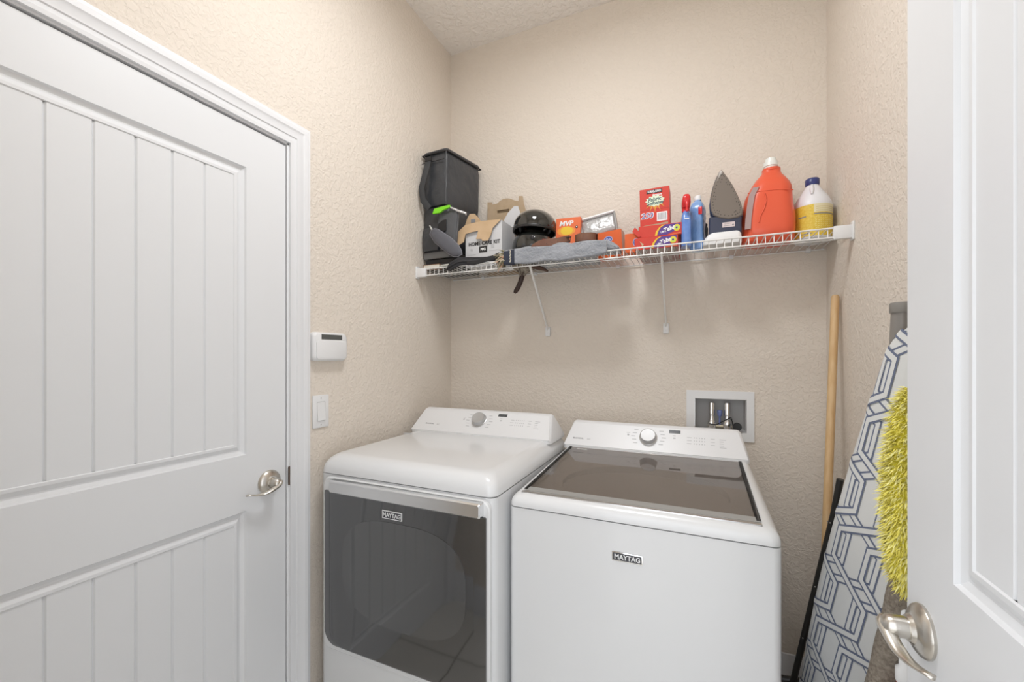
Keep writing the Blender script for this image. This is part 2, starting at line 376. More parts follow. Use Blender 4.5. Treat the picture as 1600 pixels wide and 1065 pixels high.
def console(th, x0, x1, xt0, xt1, yb, zb, yt, zt, yback, inks):
    R = [rrect(x0, x1, yb-.0, yback, .018, zb-.012), rrect(x0, x1, yb, yback, .018, zb)]
    for t in (0.5, 0.93):
        R.append(rrect(x0+(xt0-x0)*t, x1+(xt1-x1)*t, yb+(yt-yb)*t, yback+(yt+.03-yback)*t, .016, zb+(zt-zb)*t))
    R.append(rrect(xt0+.006, xt1-.006, yt+.002, yt+.024, .010, zt)); R.append(rrect(xt0+.010, xt1-.010, yt+.007, yt+.020, .006, zt+.001))
    W('console', G().loft(R), M_cons, th, 40)
    M = frame((0, yb, zb), (1, 0, 0), (0, yt-yb, zt-zb)); ln = math.hypot(yt-yb, zt-zb)
    q = 0.0  # thin fascia over the sloped front
    def ring(a, z): 
        return [(x, y, z) for x, y in ((x0+.004+a, .002+a), (x1-.006-a, .002+a), (xt1-.006-a, ln-.008-a), (xt0+.004+a, ln-.008-a))]
    W('control_fascia', G().loft([ring(0, -.006), ring(0, .0015), ring(.002, .0028)], M=M), M_cons, th, 30)
    return M @ Matrix.Translation((0, 0, .0028)), ln
def knob(th, M, x, y):
    m = M @ Matrix.Translation((x, y, 0))
    W('dial', G().lathe([(.031, 0), (.0305, .018), (.029, .022), (.0275, .0235), (.027, .0225), (.010, .0215), (.001, .0213)], m, 48), M_knob, th, 25)
    W('dial_ring', G().lathe([(.034, -.0005), (.034, .003), (.032, .004)], m, 48), mat('dial_ring_grey', (.55, .55, .55), .3, .8), th)
def markings(th, M, kx, ky, dx, dy, lx, ly, extra=0):
    g = G()
    for sd in (-1, 1):
        g = G()
        for r in range(5):
            o = .040+.010*(1-abs(r-2)/2); x = kx+sd*(o+.008)
            g.box(x-.008, x+.008, ky+.030-.015*r-.0014, ky+.030-.015*r+.0014, 0, .0003, M=M)
        W('cycle_markings', g, M_inkl, th, 0)
    g = G().lathe([(.0045, 0), (.0045, .0003)], M @ Matrix.Translation((kx-.078, ky+.004, 0)), 16).box(kx-.085, kx-.071, ky+.013, ky+.0148, 0, .0003, M=M)
    W('power_marking', g, M_inkl, th, 0)
    cx = dx+.045; g = G()
    for r in range(3):
        yy = dy-.020-.013*r
        g.box(cx, cx+.016, yy-.001, yy+.001, 0, .0003, M=M)
        for c in range(5): g.box(cx+.024+c*.009, cx+.027+c*.009, yy-.002, yy+.0025, 0, .0003, M=M)
        g.box(cx+.082, cx+.096, yy-.001, yy+.001, 0, .0003, M=M)
    for r in range(5): g.box(cx+.112, cx+.112+(.022 if r in (0, 4) else .014), dy-.020-.0085*r-.001, dy-.020-.0085*r+.001, 0, .0003, M=M)
    W('option_markings', g, M_inkl, th, 0)
    g = G().box(dx-.0035, dx-.0008, dy-.030, dy-.025, 0, .0004, M=M).box(dx+.0005, dx+.0015, dy-.030, dy-.025, 0, .0004, M=M).box(dx+.0025, dx+.0035, dy-.030, dy-.025, 0, .0004, M=M).box(dx-.007, dx+.004, dy-.018, dy-.0165, 0, .0004, M=M)
    W('start_marking', g, M_ink, th, 0)
    g = G(); addtext(g, 'BRAVOS XL', .0085, M @ Matrix.Translation((lx, ly, 0)), ext=.0002, bold=.0003)
    W('printed_lettering', g, M_ink, th, 0)
    g = G(); addtext(g, 'MCT', .0065, M @ Matrix.Translation((lx+.045, ly-.001, 0)), ext=.0002)
    W('printed_suffix', g, M_ink, th, 0)
    W('display', G().box(dx-.021, dx+.021, dy-.006, dy+.008, 0, .0008, M=M), M_disp, th, 0)
Mc, ln = console(dr, -1.221, -.536, -1.197, -.560, 1.590, 1.016, 1.680, 1.110, 1.795, 0)
knob(dr, Mc, -.884, .075); markings(dr, Mc, -.884, .072, -.780, .108, -1.130, .040)
W('badge', G().box(-1.222+.03, -1.155, 1.50, 1.518, 1.0145, 1.0158), M_inkl, dr)

# ------------------------------------------------------------------ washer
wa = thing('washing_machine', 'white top-loading washer with a tinted glass lid, right of the dryer', 'washing machine', (-0.168, 1.49, 0))
wx0, wx1, wy0, wy1 = -.516, .1805, 1.145, 1.845
W('cabinet', cabinet(wx0, wx1, wy0, wy1, .03, .9085, .018), M_enam, wa)
for fx in (wx0+.06, wx1-.06):
    for fy in (wy0+.06, wy1-.06):
        W('foot', G().lathe([(.02, 0), (.02, .01), (.01, .012), (.01, .032)], Matrix.Translation((fx, fy, 0)), 16), M_black, wa)
top = lambda y: .947+(y-1.145)*.060
R = crown(wx0, wx1, wy0-.002, wy1, .912, top, .030, .022)
lx0, lx1, ly0, ly1 = -.486, .143, 1.178, 1.695
def lr(a, dz, r=.02): return [(x, y, top(y)+dz) for x, y, _ in rrect(lx0+a, lx1-a, ly0+a, ly1-a, r)]
R += [lr(-.002, 0), lr(.001, -.003), lr(.004, -.022), lr(.012, -.028)]
def dens(ring, m=7):                            # extra points along the four straight edges
    out = []
    for i, p in enumerate(ring):
        out.append(p)
        if i % 6 == 5:
            q_ = ring[(i+1) % len(ring)]; out += [tuple(p[k]+(q_[k]-p[k])*j/m for k in range(3)) for j in range(1, m)]
    return out
R = [dens(q_) for q_ in R]
def er(cx, cy, a, b, zf, base):
    out = []
    for x, y, _ in base:
        t = math.atan2((y-cy)/b, (x-cx)/a); X, Y = cx+a*math.cos(t), cy+b*math.sin(t); out.append((X, Y, zf(Y)))
    return out
base = dens(rrect(lx0, lx1, ly0, ly1, .02, 0))
R.append(er(-.17, 1.435, .262, .215, lambda y: top(y)-.040, base)); R.append(er(-.17, 1.435, .255, .208, lambda y: .875, base)); 
W('top_panel', G().loft(R, cap1=False), M_enam, wa, 40)
W('tub', G().loft([er(-.17, 1.435, .256, .209, lambda y: .880, base), er(-.17, 1.435, .250, .205, lambda y: .62, base), er(-.17, 1.435, .12, .10, lambda y: .60, base)], cap0=False), mat('tub_steel', (.30, .30, .30), .35, .8), wa, 30)
# lid: tinted glass in a slim frame
gm = bpy.data.materials.new('tinted_lid_glass'); gm.use_nodes = True; nt = gm.node_tree
for n in list(nt.nodes): nt.nodes.remove(n)
out = nt.nodes.new('ShaderNodeOutputMaterial'); mx = nt.nodes.new('ShaderNodeMixShader'); tr = nt.nodes.new('ShaderNodeBsdfTransparent'); gl = nt.nodes.new('ShaderNodeBsdfGlossy'); fr = nt.nodes.new('ShaderNodeFresnel')
tr.inputs[0].default_value = (.66, .63, .61, 1); gl.inputs['Roughness'].default_value = .03; gl.inputs['Color'].default_value = (.9, .88, .86, 1); fr.inputs['IOR'].default_value = 1.95
ge = nt.nodes.new('ShaderNodeNewGeometry'); sub = nt.nodes.new('ShaderNodeMath'); sub.operation = 'SUBTRACT'; sub.inputs[0].default_value = 1
mu = nt.nodes.new('ShaderNodeMath'); mu.operation = 'MULTIPLY'; nt.links.new(ge.outputs['Backfacing'], sub.inputs[1])
nt.links.new(fr.outputs[0], mu.inputs[0]); nt.links.new(sub.outputs[0], mu.inputs[1]); nt.links.new(mu.outputs[0], mx.inputs[0]); nt.links.new(tr.outputs[0], mx.inputs[1]); nt.links.new(gl.outputs[0], mx.inputs[2]); nt.links.new(mx.outputs[0], out.inputs[0])
def lq(x0, x1, y0, y1, d0, d1, bevel=0): 
    return [[(x, y, top(y)+d) for x, y, _ in rrect(x0, x1, y0, y1, .008)] for d in (d0, d1)]
W('lid_glass', G().loft(lq(lx0+.008, lx1-.008, 1.214, 1.693, -.004, .0015)), gm, wa)
for a_ in (lx0+.002, lx1-.008): W('lid_side_trim', G().loft(lq(a_, a_+.006, 1.19, 1.694, -.006, .003)), mat('lid_trim_grey', (.42, .42, .42), .3, .7), wa)
W('lid_front_band', G().loft(lq(lx0+.003, lx1-.003, 1.184, 1.214, -.006, .002)), mat('lid_band_grey', (.40, .40, .39), .35, .3), wa)
W('lid_handle', G().box(lx0-.001, lx1+.001, 1.168, 1.184, .9405, .9515, bev=.003), mat('lid_handle_chrome', (.66, .66, .66), .28, 1.0), wa)
g = G(); addtext(g, 'MAYTAG', .010, frame((-.43, 1.668, top(1.668)+.0030), (1, 0, 0), (0, 1, .06)), ext=.0002, bold=.0002)
addtext(g, 'COMMERCIAL TECHNOLOGY', .0042, frame((-.43, 1.657, top(1.657)+.0030), (1, 0, 0), (0, 1, .06)), ext=.0002)
W('lid_lettering', g, M_white, wa, 0)
logo_plate(wa, -.171, .8215, 1.1448, .080, .025, M_chrome)
Mc, ln = console(wa, -.519, .172, -.493, .146, 1.700, .985, 1.780, 1.077, 1.842, 0)
knob(wa, Mc, -.179, .062); markings(wa, Mc, -.179, .066, -.082, .096, -.458, .035)

# ------------------------------------------------------------------ washer valve box in the back wall
vb = thing('washer_valve_box', 'white recessed water outlet box above the washer', 'outlet box', (.087, YB, 1.0))
g = G()
fx0, fx1, fz0, fz1 = -.045, .215, .999, 1.208
for a in ((fx0, bx0, fz0, fz1), (bx1, fx1, fz0, fz1), (bx0, bx1, fz0, bz0), (bx0, bx1, bz1, fz1)): g.box(a[0], a[1], YB-.006, YB, a[2], a[3])
W('flange', g, M_plas, vb, 0)
g = G(); e = .001
g.box(bx0+e, bx1-e, YB+.085, YB+.088, bz0+e, bz1-e); g.box(bx0+e, bx0+.003, YB, YB+.085, bz0+e, bz1-e); g.box(bx1-.003, bx1-e, YB, YB+.085, bz0+e, bz1-e)
g.box(bx0+.003, bx1-.003, YB, YB+.085, bz0+e, bz0+.003); g.box(bx0+.003, bx1-.003, YB, YB+.085, bz1-.003, bz1-e)
W('recess', g, mat('recess_grey', (.55, .54, .53), .5), vb, 0)
for xx in (.057, .117):
    c = W('valve', G().lathe([(.016, 1.038), (.018, 1.055), (.018, 1.065), (.013, 1.075), (.010, 1.090), (.0095, 1.098), (.0125, 1.100), (.0125, 1.150), (.0115, 1.154), (.004, 1.155)], Matrix.Translation((xx, YB+.035, 0)), 24), M_chrome, vb, 40)
W('valve_handle', G().lathe([(.004, 1.05), (.004, 1.095), (.008, 1.096), (.011, 1.112), (.0105, 1.122), (.004, 1.124)], Matrix.Translation((.088, YB+.032, 0)), 6), mat('blue_handle', (.16, .20, .42), .4), vb)
W('hose_cap', G().lathe([(.016, 0), (.017, .004), (.017, .020), (.014, .024)], frame((.152, YB+.006, 1.060), (1, 0, 0), (0, 0, 1)), 20), M_black, vb)
g = G().tube([(.045, YB+.02, 1.062), (.075, YB+.010, 1.062), (.10, YB+.010, 1.078), (.125, YB+.015, 1.092), (.135, YB+.02, 1.08), (.138, YB+.02, 1.06)], .0022, 6)
g.tube([(.12, YB+.016, 1.090), (.13, YB+.012, 1.096), (.134, YB+.012, 1.085)], .002, 6)
W('cable_tie', g, M_black, vb)
W('supply_manifold', G().tube([(.04, YB+.035, 1.052), (.135, YB+.035, 1.052)], .009, 12), mat('brass_dull', (.45, .40, .30), .35, .9), vb)

# ------------------------------------------------------------------ wire shelf
SH = 1.78
sf = thing('wire_shelf', 'white wire shelf holding the supplies above the washer and dryer', 'shelf', (-.4, 1.85, SH))
g = G(); x = -1.232
while x < .445:
    P = [(x, 1.994, SH-.0016), (x, 1.694, SH-.0016), (x, 1.6905, SH-.004), (x, 1.690, SH-.034)]
    g.tube(P, .0016, 6); x += .0254
W('wire_deck', g, M_wire, sf, 60)
W('front_rail', G().tube([(-1.24, 1.6875, SH-.002), (.452, 1.6875, SH-.002)], .003, 8), M_wire, sf, 60)
W('lip_rail', G().tube([(-1.24, 1.6875, SH-.033), (.452, 1.6875, SH-.033)], .003, 8), M_wire, sf, 60)
W('back_rail', G().tube([(-1.24, 1.990, SH-.006), (.452, 1.990, SH-.006)], .003, 8), M_wire, sf, 60)
W('middle_rail', G().tube([(-1.24, 1.84, SH-.006), (.452, 1.84, SH-.006)], .0026, 8), M_wire, sf, 60)
for sx, x0 in ((1, XR), (-1, XL)):
    g = G().box(min(x0, x0-sx*.006), max(x0, x0-sx*.006), 1.676, 1.704, SH-.046, SH+.014, bev=.002)
    g.box(min(x0-sx*.005, x0-sx*.055), max(x0-sx*.005, x0-sx*.055), 1.680, 1.696, SH-.040, SH+.003, bev=.002)
    g.lathe([(.006, 0), (.006, .004), (.003, .006)], frame((x0-sx*.006, 1.690, SH+.007), (0, sx, 0), (0, 0, 1)), 12) if False else None
    W('end_bracket', g, M_plas, sf)
for cx in (-1.05, -.75, -.34, .13, .40):
    W('wall_clip', G().box(cx-.008, cx+.008, 1.983, 2.0, SH-.014, SH+.002, bev=.002), M_plas, sf)
for a, b, lab in (((-.664, 1.690, SH-.030), (-.686, 1.992, 1.492), 'left'), ((-.126, 1.690, SH-.030), (-.129, 1.992, 1.494), 'right')):
    br = W('support_brace', G().tube([a, b], .0085, 10, flat=.55, up=(1, 0, 0)), M_wire, sf, 60)
    g = G().box(b[0]-.012, b[0]+.012, 1.988, 1.9995, b[2]-.036, b[2]+.010, bev=.003)
    g.lathe([(.004, 0), (.003, .002)], frame((b[0], 1.988, b[2]-.020), (1, 0, 0), (0, 0, 1)), 12)
    W('brace_foot', g, M_plas, sf)
Z0 = SH+.0005                                     # things stand here

# ------------------------------------------------------------------ shelf contents, left to right
def quadloft(q0, q1, z0, z1, puff=.0, n=6, m=8, taper=None, r=.012):
    """soft box between two four-cornered footprints; sides puffed"""
    R = []
    for i in range(m+1):
        t = i/m; e = math.sin(PI*t)**.5 if 0 < t < 1 else 0
        Q = [Vector(a).lerp(Vector(b), t) for a, b in zip(q0, q1)]; c = sum(Q, Vector((0, 0)))/4
        edge = min(t, 1-t)*m; ins = r*.5 if edge < .5 else 0
        pts = []
        for k_ in range(4):
            A, B, D = Q[k_], Q[(k_+1) % 4], Q[(k_-1) % 4]
            u = (B-A).normalized(); v = (D-A).normalized()
            for p in (A+v*r, A+v*r*.3+u*r*.3, A+u*r): pts.append((p, 0))
            for j in range(1, n): 
                p = A.lerp(B, j/n); nr = Vector((u.y, -u.x)); pts.append((p+nr*puff*e*math.sin(PI*j/n), 1))
        R.append([((p.x-(p.x-c.x)*ins*6), (p.y-(p.y-c.y)*ins*6), z0+(z1-z0)*t) for p, _ in pts])
    return R
M_bag = mat('black_nylon', (.045, .048, .055), .33, noise=(25, (.048, .051, .057)), bump=(11, .02, .8))
M_bagl = mat('grey_nylon', (.085, .088, .095), .5, bump=(18, .008, .5))
M_web = mat('grey_webbing', (.05, .052, .056), .7)
M_pipe = mat('black_piping', (.012, .012, .014), .5)
ub = thing('cooler_bag', 'tall black insulated bag with shoulder strap stacked in the shelf corner', 'bag', (-1.15, 1.84, 2.092))
q = [(-1.250, 1.722), (-1.106, 1.716), (-1.060, 1.965), (-1.240, 1.965)]
W('body', G().loft(quadloft(q, [(-1.244, 1.726), (-1.106, 1.718), (-1.056, 1.965), (-1.236, 1.965)], 2.092, 2.345, .006)), M_bag, ub, 50)
W('lid', G().loft(quadloft([(-1.246, 1.722), (-1.103, 1.714), (-1.053, 1.968), (-1.238, 1.968)], [(-1.244, 1.724), (-1.104, 1.716), (-1.055, 1.966), (-1.236, 1.966)], 2.346, 2.362, .002, m=3)), M_bag, ub, 50)
def loop(pts, r, n=6): return G().tube(pts+[pts[0]], r, n)
W('piping', loop([(-1.247, 1.721, 2.345), (-1.102, 1.713, 2.345), (-1.052, 1.968, 2.345), (-1.238, 1.968, 2.345)], .0035), M_pipe, ub)
W('corner_seam', G().tube([(-1.108, 1.712, 2.10), (-1.104, 1.712, 2.22), (-1.104, 1.713, 2.342)], .0022, 6), M_bagl, ub)
g = G().tube([(-1.200, 1.706, 2.316), (-1.207, 1.690, 2.25), (-1.225, 1.680, 2.17), (-1.222, 1.690, 2.115), (-1.195, 1.704, 2.075)], .017, 10, flat=.12, up=(0, 1, 0))
W('shoulder_strap', g, M_web, ub, 60)
W('strap_buckle', G().box(-1.218, -1.182, 1.698, 1.708, 2.305, 2.325, bev=.002), M_black, ub)
W('zipper', G().tube([(-1.243, 1.712, 2.303), (-1.110, 1.706, 2.303)], .0018, 5), M_pipe, ub)
lb = thing('lunch_bag', 'dark grey soft bag with pocket under the tall black bag', 'bag', (-1.15, 1.84, 1.836))
W('body', G().loft(quadloft([(-1.252, 1.734), (-1.100, 1.726), (-1.052, 1.962), (-1.244, 1.962)], [(-1.250, 1.732), (-1.096, 1.722), (-1.050, 1.962), (-1.244, 1.962)], 1.866, 2.088, .006)), mat('charcoal_nylon', (.045, .046, .050), .5, bump=(16, .010, .6)), lb, 50)
W('base_band', G().loft(quadloft([(-1.253, 1.733), (-1.095, 1.725), (-1.050, 1.963), (-1.245, 1.963)], [(-1.253, 1.730), (-1.095, 1.722), (-1.050, 1.963), (-1.245, 1.963)], 1.836, 1.866, .001, m=3, r=.006)), mat('grey_band', (.17, .17, .17), .6), lb, 50)
W('front_pocket', G().loft(quadloft([(-1.242, 1.716), (-1.150, 1.712), (-1.150, 1.728), (-1.242, 1.734)], [(-1.240, 1.716), (-1.150, 1.712), (-1.150, 1.726), (-1.240, 1.732)], 1.872, 1.985, .008, r=.003)), M_bag, lb, 50)
W('side_panel', G().loft(quadloft([(-1.140, 1.712), (-1.060, 1.708), (-1.050, 1.726), (-1.14, 1.724)], [(-1.150, 1.712), (-1.040, 1.712), (-1.040, 1.728), (-1.15, 1.724)], 1.87, 2.050, .008, r=.004)), M_bagl, lb, 50)
W('dark_pocket_mouth', G().prism([(-1.145, 1.965), (-1.14, 1.99), (-1.115, 2.005), (-1.095, 2.008), (-1.095, 1.955), (-1.12, 1.95)], 0, .003, frame((0, 1.700, 0), (1, 0, 0), (0, 0, 1))), M_pipe, lb)
g = G().loft([[(x, 1.690-.010*math.sin(3*x*20)*0+dy, z) for x, z in ((-1.167, 2.041), (-1.158, 2.064), (-1.120, 2.068), (-1.072, 2.071), (-1.070, 2.060), (-1.107, 2.052), (-1.125, 2.041))] for dy in (0, .010)])
W('green_tab', g, mat('lime_fabric', (.22, .72, .02), .5), lb)
W('silver_lining', G().tube([(-1.072, 1.700, 2.062), (-1.04, 1.710, 2.045), (-1.000, 1.722, 2.030), (-1.000, 1.722, 2.022)], [.004, .006, .006, .003], 8), mat('foil', (.7, .7, .7), .3, .7, bump=(60, .004, .8)), lb)
W('drawstring', G().tube([(-1.19, 1.700, 1.99), (-1.178, 1.698, 1.972), (-1.168, 1.700, 1.955)], [.003, .005, .003], 6), mat('pale_cord', (.55, .55, .52), .7), lb)
# padded mitt
mt = [(-1.179, 1.942), (-1.174, 1.960), (-1.156, 1.968), (-1.134, 1.963), (-1.095, 1.937), (-1.055, 1.909), (-1.020, 1.875), (-1.004, 1.850), (-1.0, 1.828), (-1.021, 1.819), (-1.045, 1.822), (-1.072, 1.837), (-1.112, 1.869), (-1.152, 1.901)]
c = (sum(a for a, b in mt)/len(mt), sum(b for a, b in mt)/len(mt))
def inset(o, k_, y): return [(c[0]+(a-c[0])*k_, y, c[1]+(b-c[1])*k_) for a, b in o]
tm = thing('padded_mitt', 'grey padded mitt with pale piping leaning on the lunch bag', 'oven mitt', (-1.08, 1.69, 1.82))
W('pad', G().loft([inset(mt, .86, 1.700), inset(mt, .97, 1.696), inset(mt, 1.0, 1.690), inset(mt, .97, 1.683), inset(mt, .82, 1.678), inset(mt, .4, 1.676)]), mat('slate_quilt', (.11, .112, .13), .7, bump=(40, .005, .5)), tm, 60)
W('piping', loop([tuple(v) for v in inset(mt, .99, 1.6855)], .0022), mat('pale_piping', (.22, .22, .25), .6), tm)
# flat black case and booklets under the bags
fc = thing('flat_case', 'flat black zipped case lying under the lunch bag', 'case', (-1.14, 1.85, Z0))
W('shell', G().box(-1.240, -1.050, 1.735, 1.95, Z0, 1.834, bev=.008), M_pipe, fc)
W('zip_line', G().tube([(-1.238, 1.734, 1.808), (-1.052, 1.734, 1.808)], .0018, 6), M_web, fc)
def book(name, label, x0, x1, y0, y1, z0, z1, cov, rz=0, group=None, cat='book'):
    cx, cy = (x0+x1)/2, (y0+y1)/2; t = thing(name, label, cat, (cx, cy, z0), rz, group); a, b, h = (x1-x0)/2, (y1-y0)/2, z1-z0
    build('cover', G().box(-a, a, -b, b, 0, .0018).box(-a, a, -b, b, h-.0018, h).box(-a, -a+.0015, -b, b, .0018, h-.0018), cov, t, 0)
    build('pages', G().box(-a+.0016, a-.002, -b+.002, b-.002, .0019, h-.0019), mat('paper', (.75, .72, .64), .8), t, 0)
book('notebook', 'tan brown notebook at the left end of the shelf', -1.228, -1.135, 1.700, 1.734, Z0, 1.801, mat('tan_leather', (.36, .19, .10), .6), 0)
book('booklet', 'thin dark green booklet beneath the white one by the notebook', -1.122, -1.070, 1.698, 1.733, Z0, 1.787, mat('dark_green_card', (.03, .05, .04), .5), -.15, None, 'booklet')
book('booklet', 'thin white booklet on top of the dark one by the notebook', -1.124, -1.072, 1.699, 1.733, 1.7872, 1.795, mat('white_card', (.75, .76, .72), .5), -.12, None, 'booklet')
# folded black umbrella / cloth sleeve
um = thing('folded_umbrella', 'folded black umbrella lying on the shelf edge under the white carton', 'umbrella', (-.93, 1.70, Z0))
P = [(-1.062, 1.660, 1.762), (-1.050, 1.663, 1.772), (-1.01, 1.676, 1.795), (-.95, 1.692, 1.797), (-.88, 1.70, 1.799), (-.835, 1.705, 1.801), (-.80, 1.712, 1.806)]
rs = [.010, .019, .021, .016, .011, .013, .008]; R = []
for i, p in enumerate(P):
    ring = []
    for j in range(24):
        a = 2*PI*j/24; rr = rs[i]*(1+.22*math.cos(6*a+i*.5)); ring.append((p[0]+.2*rr*math.cos(a), p[1]-.75*rr*math.cos(a), p[2]+.9*rr*math.sin(a)))
    R.append(ring)
W('canopy', G().loft(R), mat('umbrella_cloth', (.022, .022, .026), .45), um, 40)
W('tie_strap', G().tube([(-.965, 1.671, 1.782), (-.93, 1.672, 1.779), (-.86, 1.680, 1.792), (-.808, 1.690, 1.812)], .009, 8, flat=.15, up=(0, 1, 0)), M_pipe, um, 60)
# white carton with the open tan flaps
M_card = mat('raw_cardboard', (.52, .36, .21), .8, noise=(12, (.58, .41, .25)))
M_cwhite = mat('white_carton', (.62, .62, .63), .6)
hb = thing('home_care_carton', 'white open carton printed HOME CARE KIT with tan flaps', 'carton', (-.92, 1.83, Z0))
x0, x1, y0, y1, zt = -1.018, -.826, 1.750, 1.905, 1.985; th = .003
g = G().box(x0, x1, y0, y0+th, Z0, zt).box(x0, x1, y1-th, y1, Z0, zt).box(x0, x0+th, y0+th, y1-th, Z0, zt).box(x1-th, x1, y0+th, y1-th, Z0, zt).box(x0+th, x1-th, y0+th, y1-th, Z0, Z0+th)
W('box_walls', g, M_cwhite, hb, 0)
F = frame((0, 0, 0), (1, 0, 0), (0, 0, 1))
flap = [(-.826, 1.987), (-.868, 1.951), (-.876, 1.918), (-.889, 1.892), (-.919, 1.894), (-.922, 1.903), (-.953, 1.907), (-.947, 1.925), (-.944, 1.946), (-.975, 1.944), (-1.012, 1.938), (-1.018, 1.900), (-1.044, 1.887), (-1.048, 1.869), (-1.072, 1.871), (-1.079, 1.936), (-1.045, 1.962), (-1.016, 1.984), (-.93, 1.991)]
W('front_flap', G().loft([[(a, 1.7465-.14*max(0, 1.985-b)-d, b) for a, b in flap] for d in (0, .003)]), M_card, hb, 0)
uf = [(-1.042, 1.985), (-1.042, 2.001), (-1.029, 2.033), (-1.016, 2.050), (-.99, 2.047), (-.965, 2.021), (-.945, 1.987)]
W('rear_left_flap', G().prism(uf, 0, .003, frame((0, 1.790, 0), (1, 0, 0), (0, 0, 1))), M_card, hb, 0)
g = G().box(-1.010, -.985, 1.7860, 1.7868, 2.005, 2.022); W('printed_mark', g, M_ink, hb, 0)
wf = [(-.885, 1.985), (-.870, 2.024), (-.849, 2.056), (-.816, 2.085), (-.795, 2.082), (-.783, 2.046), (-.800, 2.003), (-.826, 1.983)]
W('rear_right_flap', G().prism(wf, 0, .003, frame((0, 1.870, 0), (1, 0, 0), (0, 0, 1))), M_cwhite, hb, 0)
g = G(); addtext(g, 'HOME CARE KIT', .0230, frame((-.918, 1.7488, 1.888), (1, 0, 0), (0, 0, 1)), bold=.0006, sx=.98); g.box(-.944, -.902, 1.7486, 1.7498, 1.845, 1.874)
W('lettering', g, M_black, hb, 0)
g = G(); addtext(g, 'PPG', .016, frame((-.923, 1.7482, 1.8595), (1, 0, 0), (0, 0, 1)), bold=.0006, sx=.95); W('emblem_letters', g, M_white, hb, 0)
g = G()
for xx, zz in ((-1.008, 1.838), (-.892, 1.850)): W('small_print', G().box(xx, xx+.045, 1.7490, 1.7499, zz, zz+.0015), M_inkl, hb, 0)
W('round_symbol', G().lathe([(.006, 0), (.006, .0008)], frame((-.985, 1.7498, 1.862), (1, 0, 0), (0, 0, 1)), 12), M_inkl, hb, 0); W('square_symbol', G().box(-.882, -.866, 1.7490, 1.7499, 1.862, 1.878), M_inkl, hb, 0)
# tan carrier behind
wc = thing('cardboard_carrier', 'tan cardboard carrier with arched handle panel behind the white carton', 'cardboard carrier', (-.90, 1.955, Z0))
wood = [(-1.007, Z0), (-1.007, 2.162), (-.980, 2.158), (-.980, 2.146), (-.952, 2.146), (-.935, 2.158), (-.917, 2.165), (-.899, 2.166), (-.881, 2.163), (-.862, 2.154), (-.846, 2.146), (-.829, 2.143), (-.829, 2.167), (-.808, 2.164), (-.800, 2.12), (-.791, 2.087), (-.791, Z0)]
M_card2 = mat('tan_fibreboard', (.44, .33, .21), .75, noise=(30, (.48, .36, .24)))
W('handle_panel', G().prism(wood, 0, .004, frame((0, 1.960, 0), (1, 0, 0), (0, 0, 1))), M_card2, wc, 0)
W('handle_slot', G().box(-.948, -.881, 1.9548, 1.9562, 2.096, 2.116), mat('slot_brown', (.16, .11, .06), .8), wc, 0)
W('slot_flap', G().box(-.948, -.881, 1.951, 1.955, 2.108, 2.119), M_card2, wc, 0)
W('tray', G().box(-1.007, -.791, 1.961, 1.986, Z0, 1.90), M_card2, wc, 0)

# grey rolled rug with beads and tassels
M_rug = mat('grey_chenille', (.26, .275, .30), .95, noise=(28, (.35, .36, .39), (.5, 1, 1.5)), bump=(120, .006, .9), sheen=.4)
rg = thing('folded_rug', 'grey chenille throw folded flat with a beaded dark end and tassels', 'throw', (-.53, 1.80, Z0))
def rugsec(x, y0, y1, z0, z1, r): return [(x, a, b) for a, b, _ in rrect(y0, y1, z0, z1, r, 0, 5)]
R = []
for i in range(29):
    t = i/28; x = -.728+.438*t; zt = 1.834+.004*math.sin(t*17)+.006*math.sin(t*6); e = max(0, (t-.86)/.14); zt -= .030*e**2
    yy = 1.698+.003*math.sin(t*11)
    R.append(rugsec(x, yy, 1.955 if x < -.415 else 1.79, Z0, zt, .022*(1-.45*e)))
g = G().loft(R); R = []
for i in range(25):
    t = i/24; x = -.770+.440*t; e = max(0, (t-.8)/.2); R.append(rugsec(x, 1.669+.003*math.sin(t*13), 1.683, 1.756+.003*math.sin(t*19)+.012*e, 1.822-.006*e+.003*math.sin(t*9), .006))
W('cloth', g, M_rug, rg, 60); W('front_fold', G().loft(R), M_rug, rg, 60)
W('dark_border', G().loft([rugsec(-.779, 1.668, 1.684, 1.758, 1.818, .006), rugsec(-.729, 1.6665, 1.6845, 1.755, 1.822, .006)]), mat('navy_band', (.035, .04, .06), .9, bump=(200, .002, .6)), rg, 60)
W('end_band', G().loft([rugsec(-.776, 1.706, 1.94, Z0, 1.822, .019), rugsec(-.765, 1.699, 1.95, Z0, 1.826, .021), rugsec(-.729, 1.698, 1.955, Z0, 1.831, .022)]), mat('navy_band', (.035, .04, .06), .9, bump=(200, .002, .6)), rg, 60)
g = G()
for i in range(9): g.ell((-.7475+.002*(i % 2), 1.667, 1.768+i*.0062), .0034, .003, .0028, nu=8, nv=6)
W('bead_row', g, mat('cream_beads', (.68, .64, .54), .5), rg, 60)
g = G()
for i in range(110):
    z = random.uniform(1.772, 1.812); y = random.uniform(1.668, 1.710); a = random.uniform(-1.2, .7); L = random.uniform(.03, .062)
    p0 = Vector((-.772, y, z)); dx = -math.cos(a)*L*.9; dz = math.sin(a)*L
    g.tube([p0, p0+Vector((dx*.5, random.uniform(-.006, .002), dz*.4+.004)), p0+Vector((dx, random.uniform(-.014, 0), dz-.006))], [.0022, .0020, .0010], 5, mi=random.choice((0, 0, 1, 2, 3)))
tz = build('tassels', g.shift(-Vector(rg.location)), [mat('tassel_cream', (.55, .48, .36), .9), mat('tassel_olive', (.20, .19, .11), .9), mat('tassel_dark', (.10, .08, .06), .9), mat('tassel_peach', (.60, .34, .22), .9)], rg, 60)
tz['kind'] = 'stuff'; tz['label'] = 'multicoloured yarn tassels'
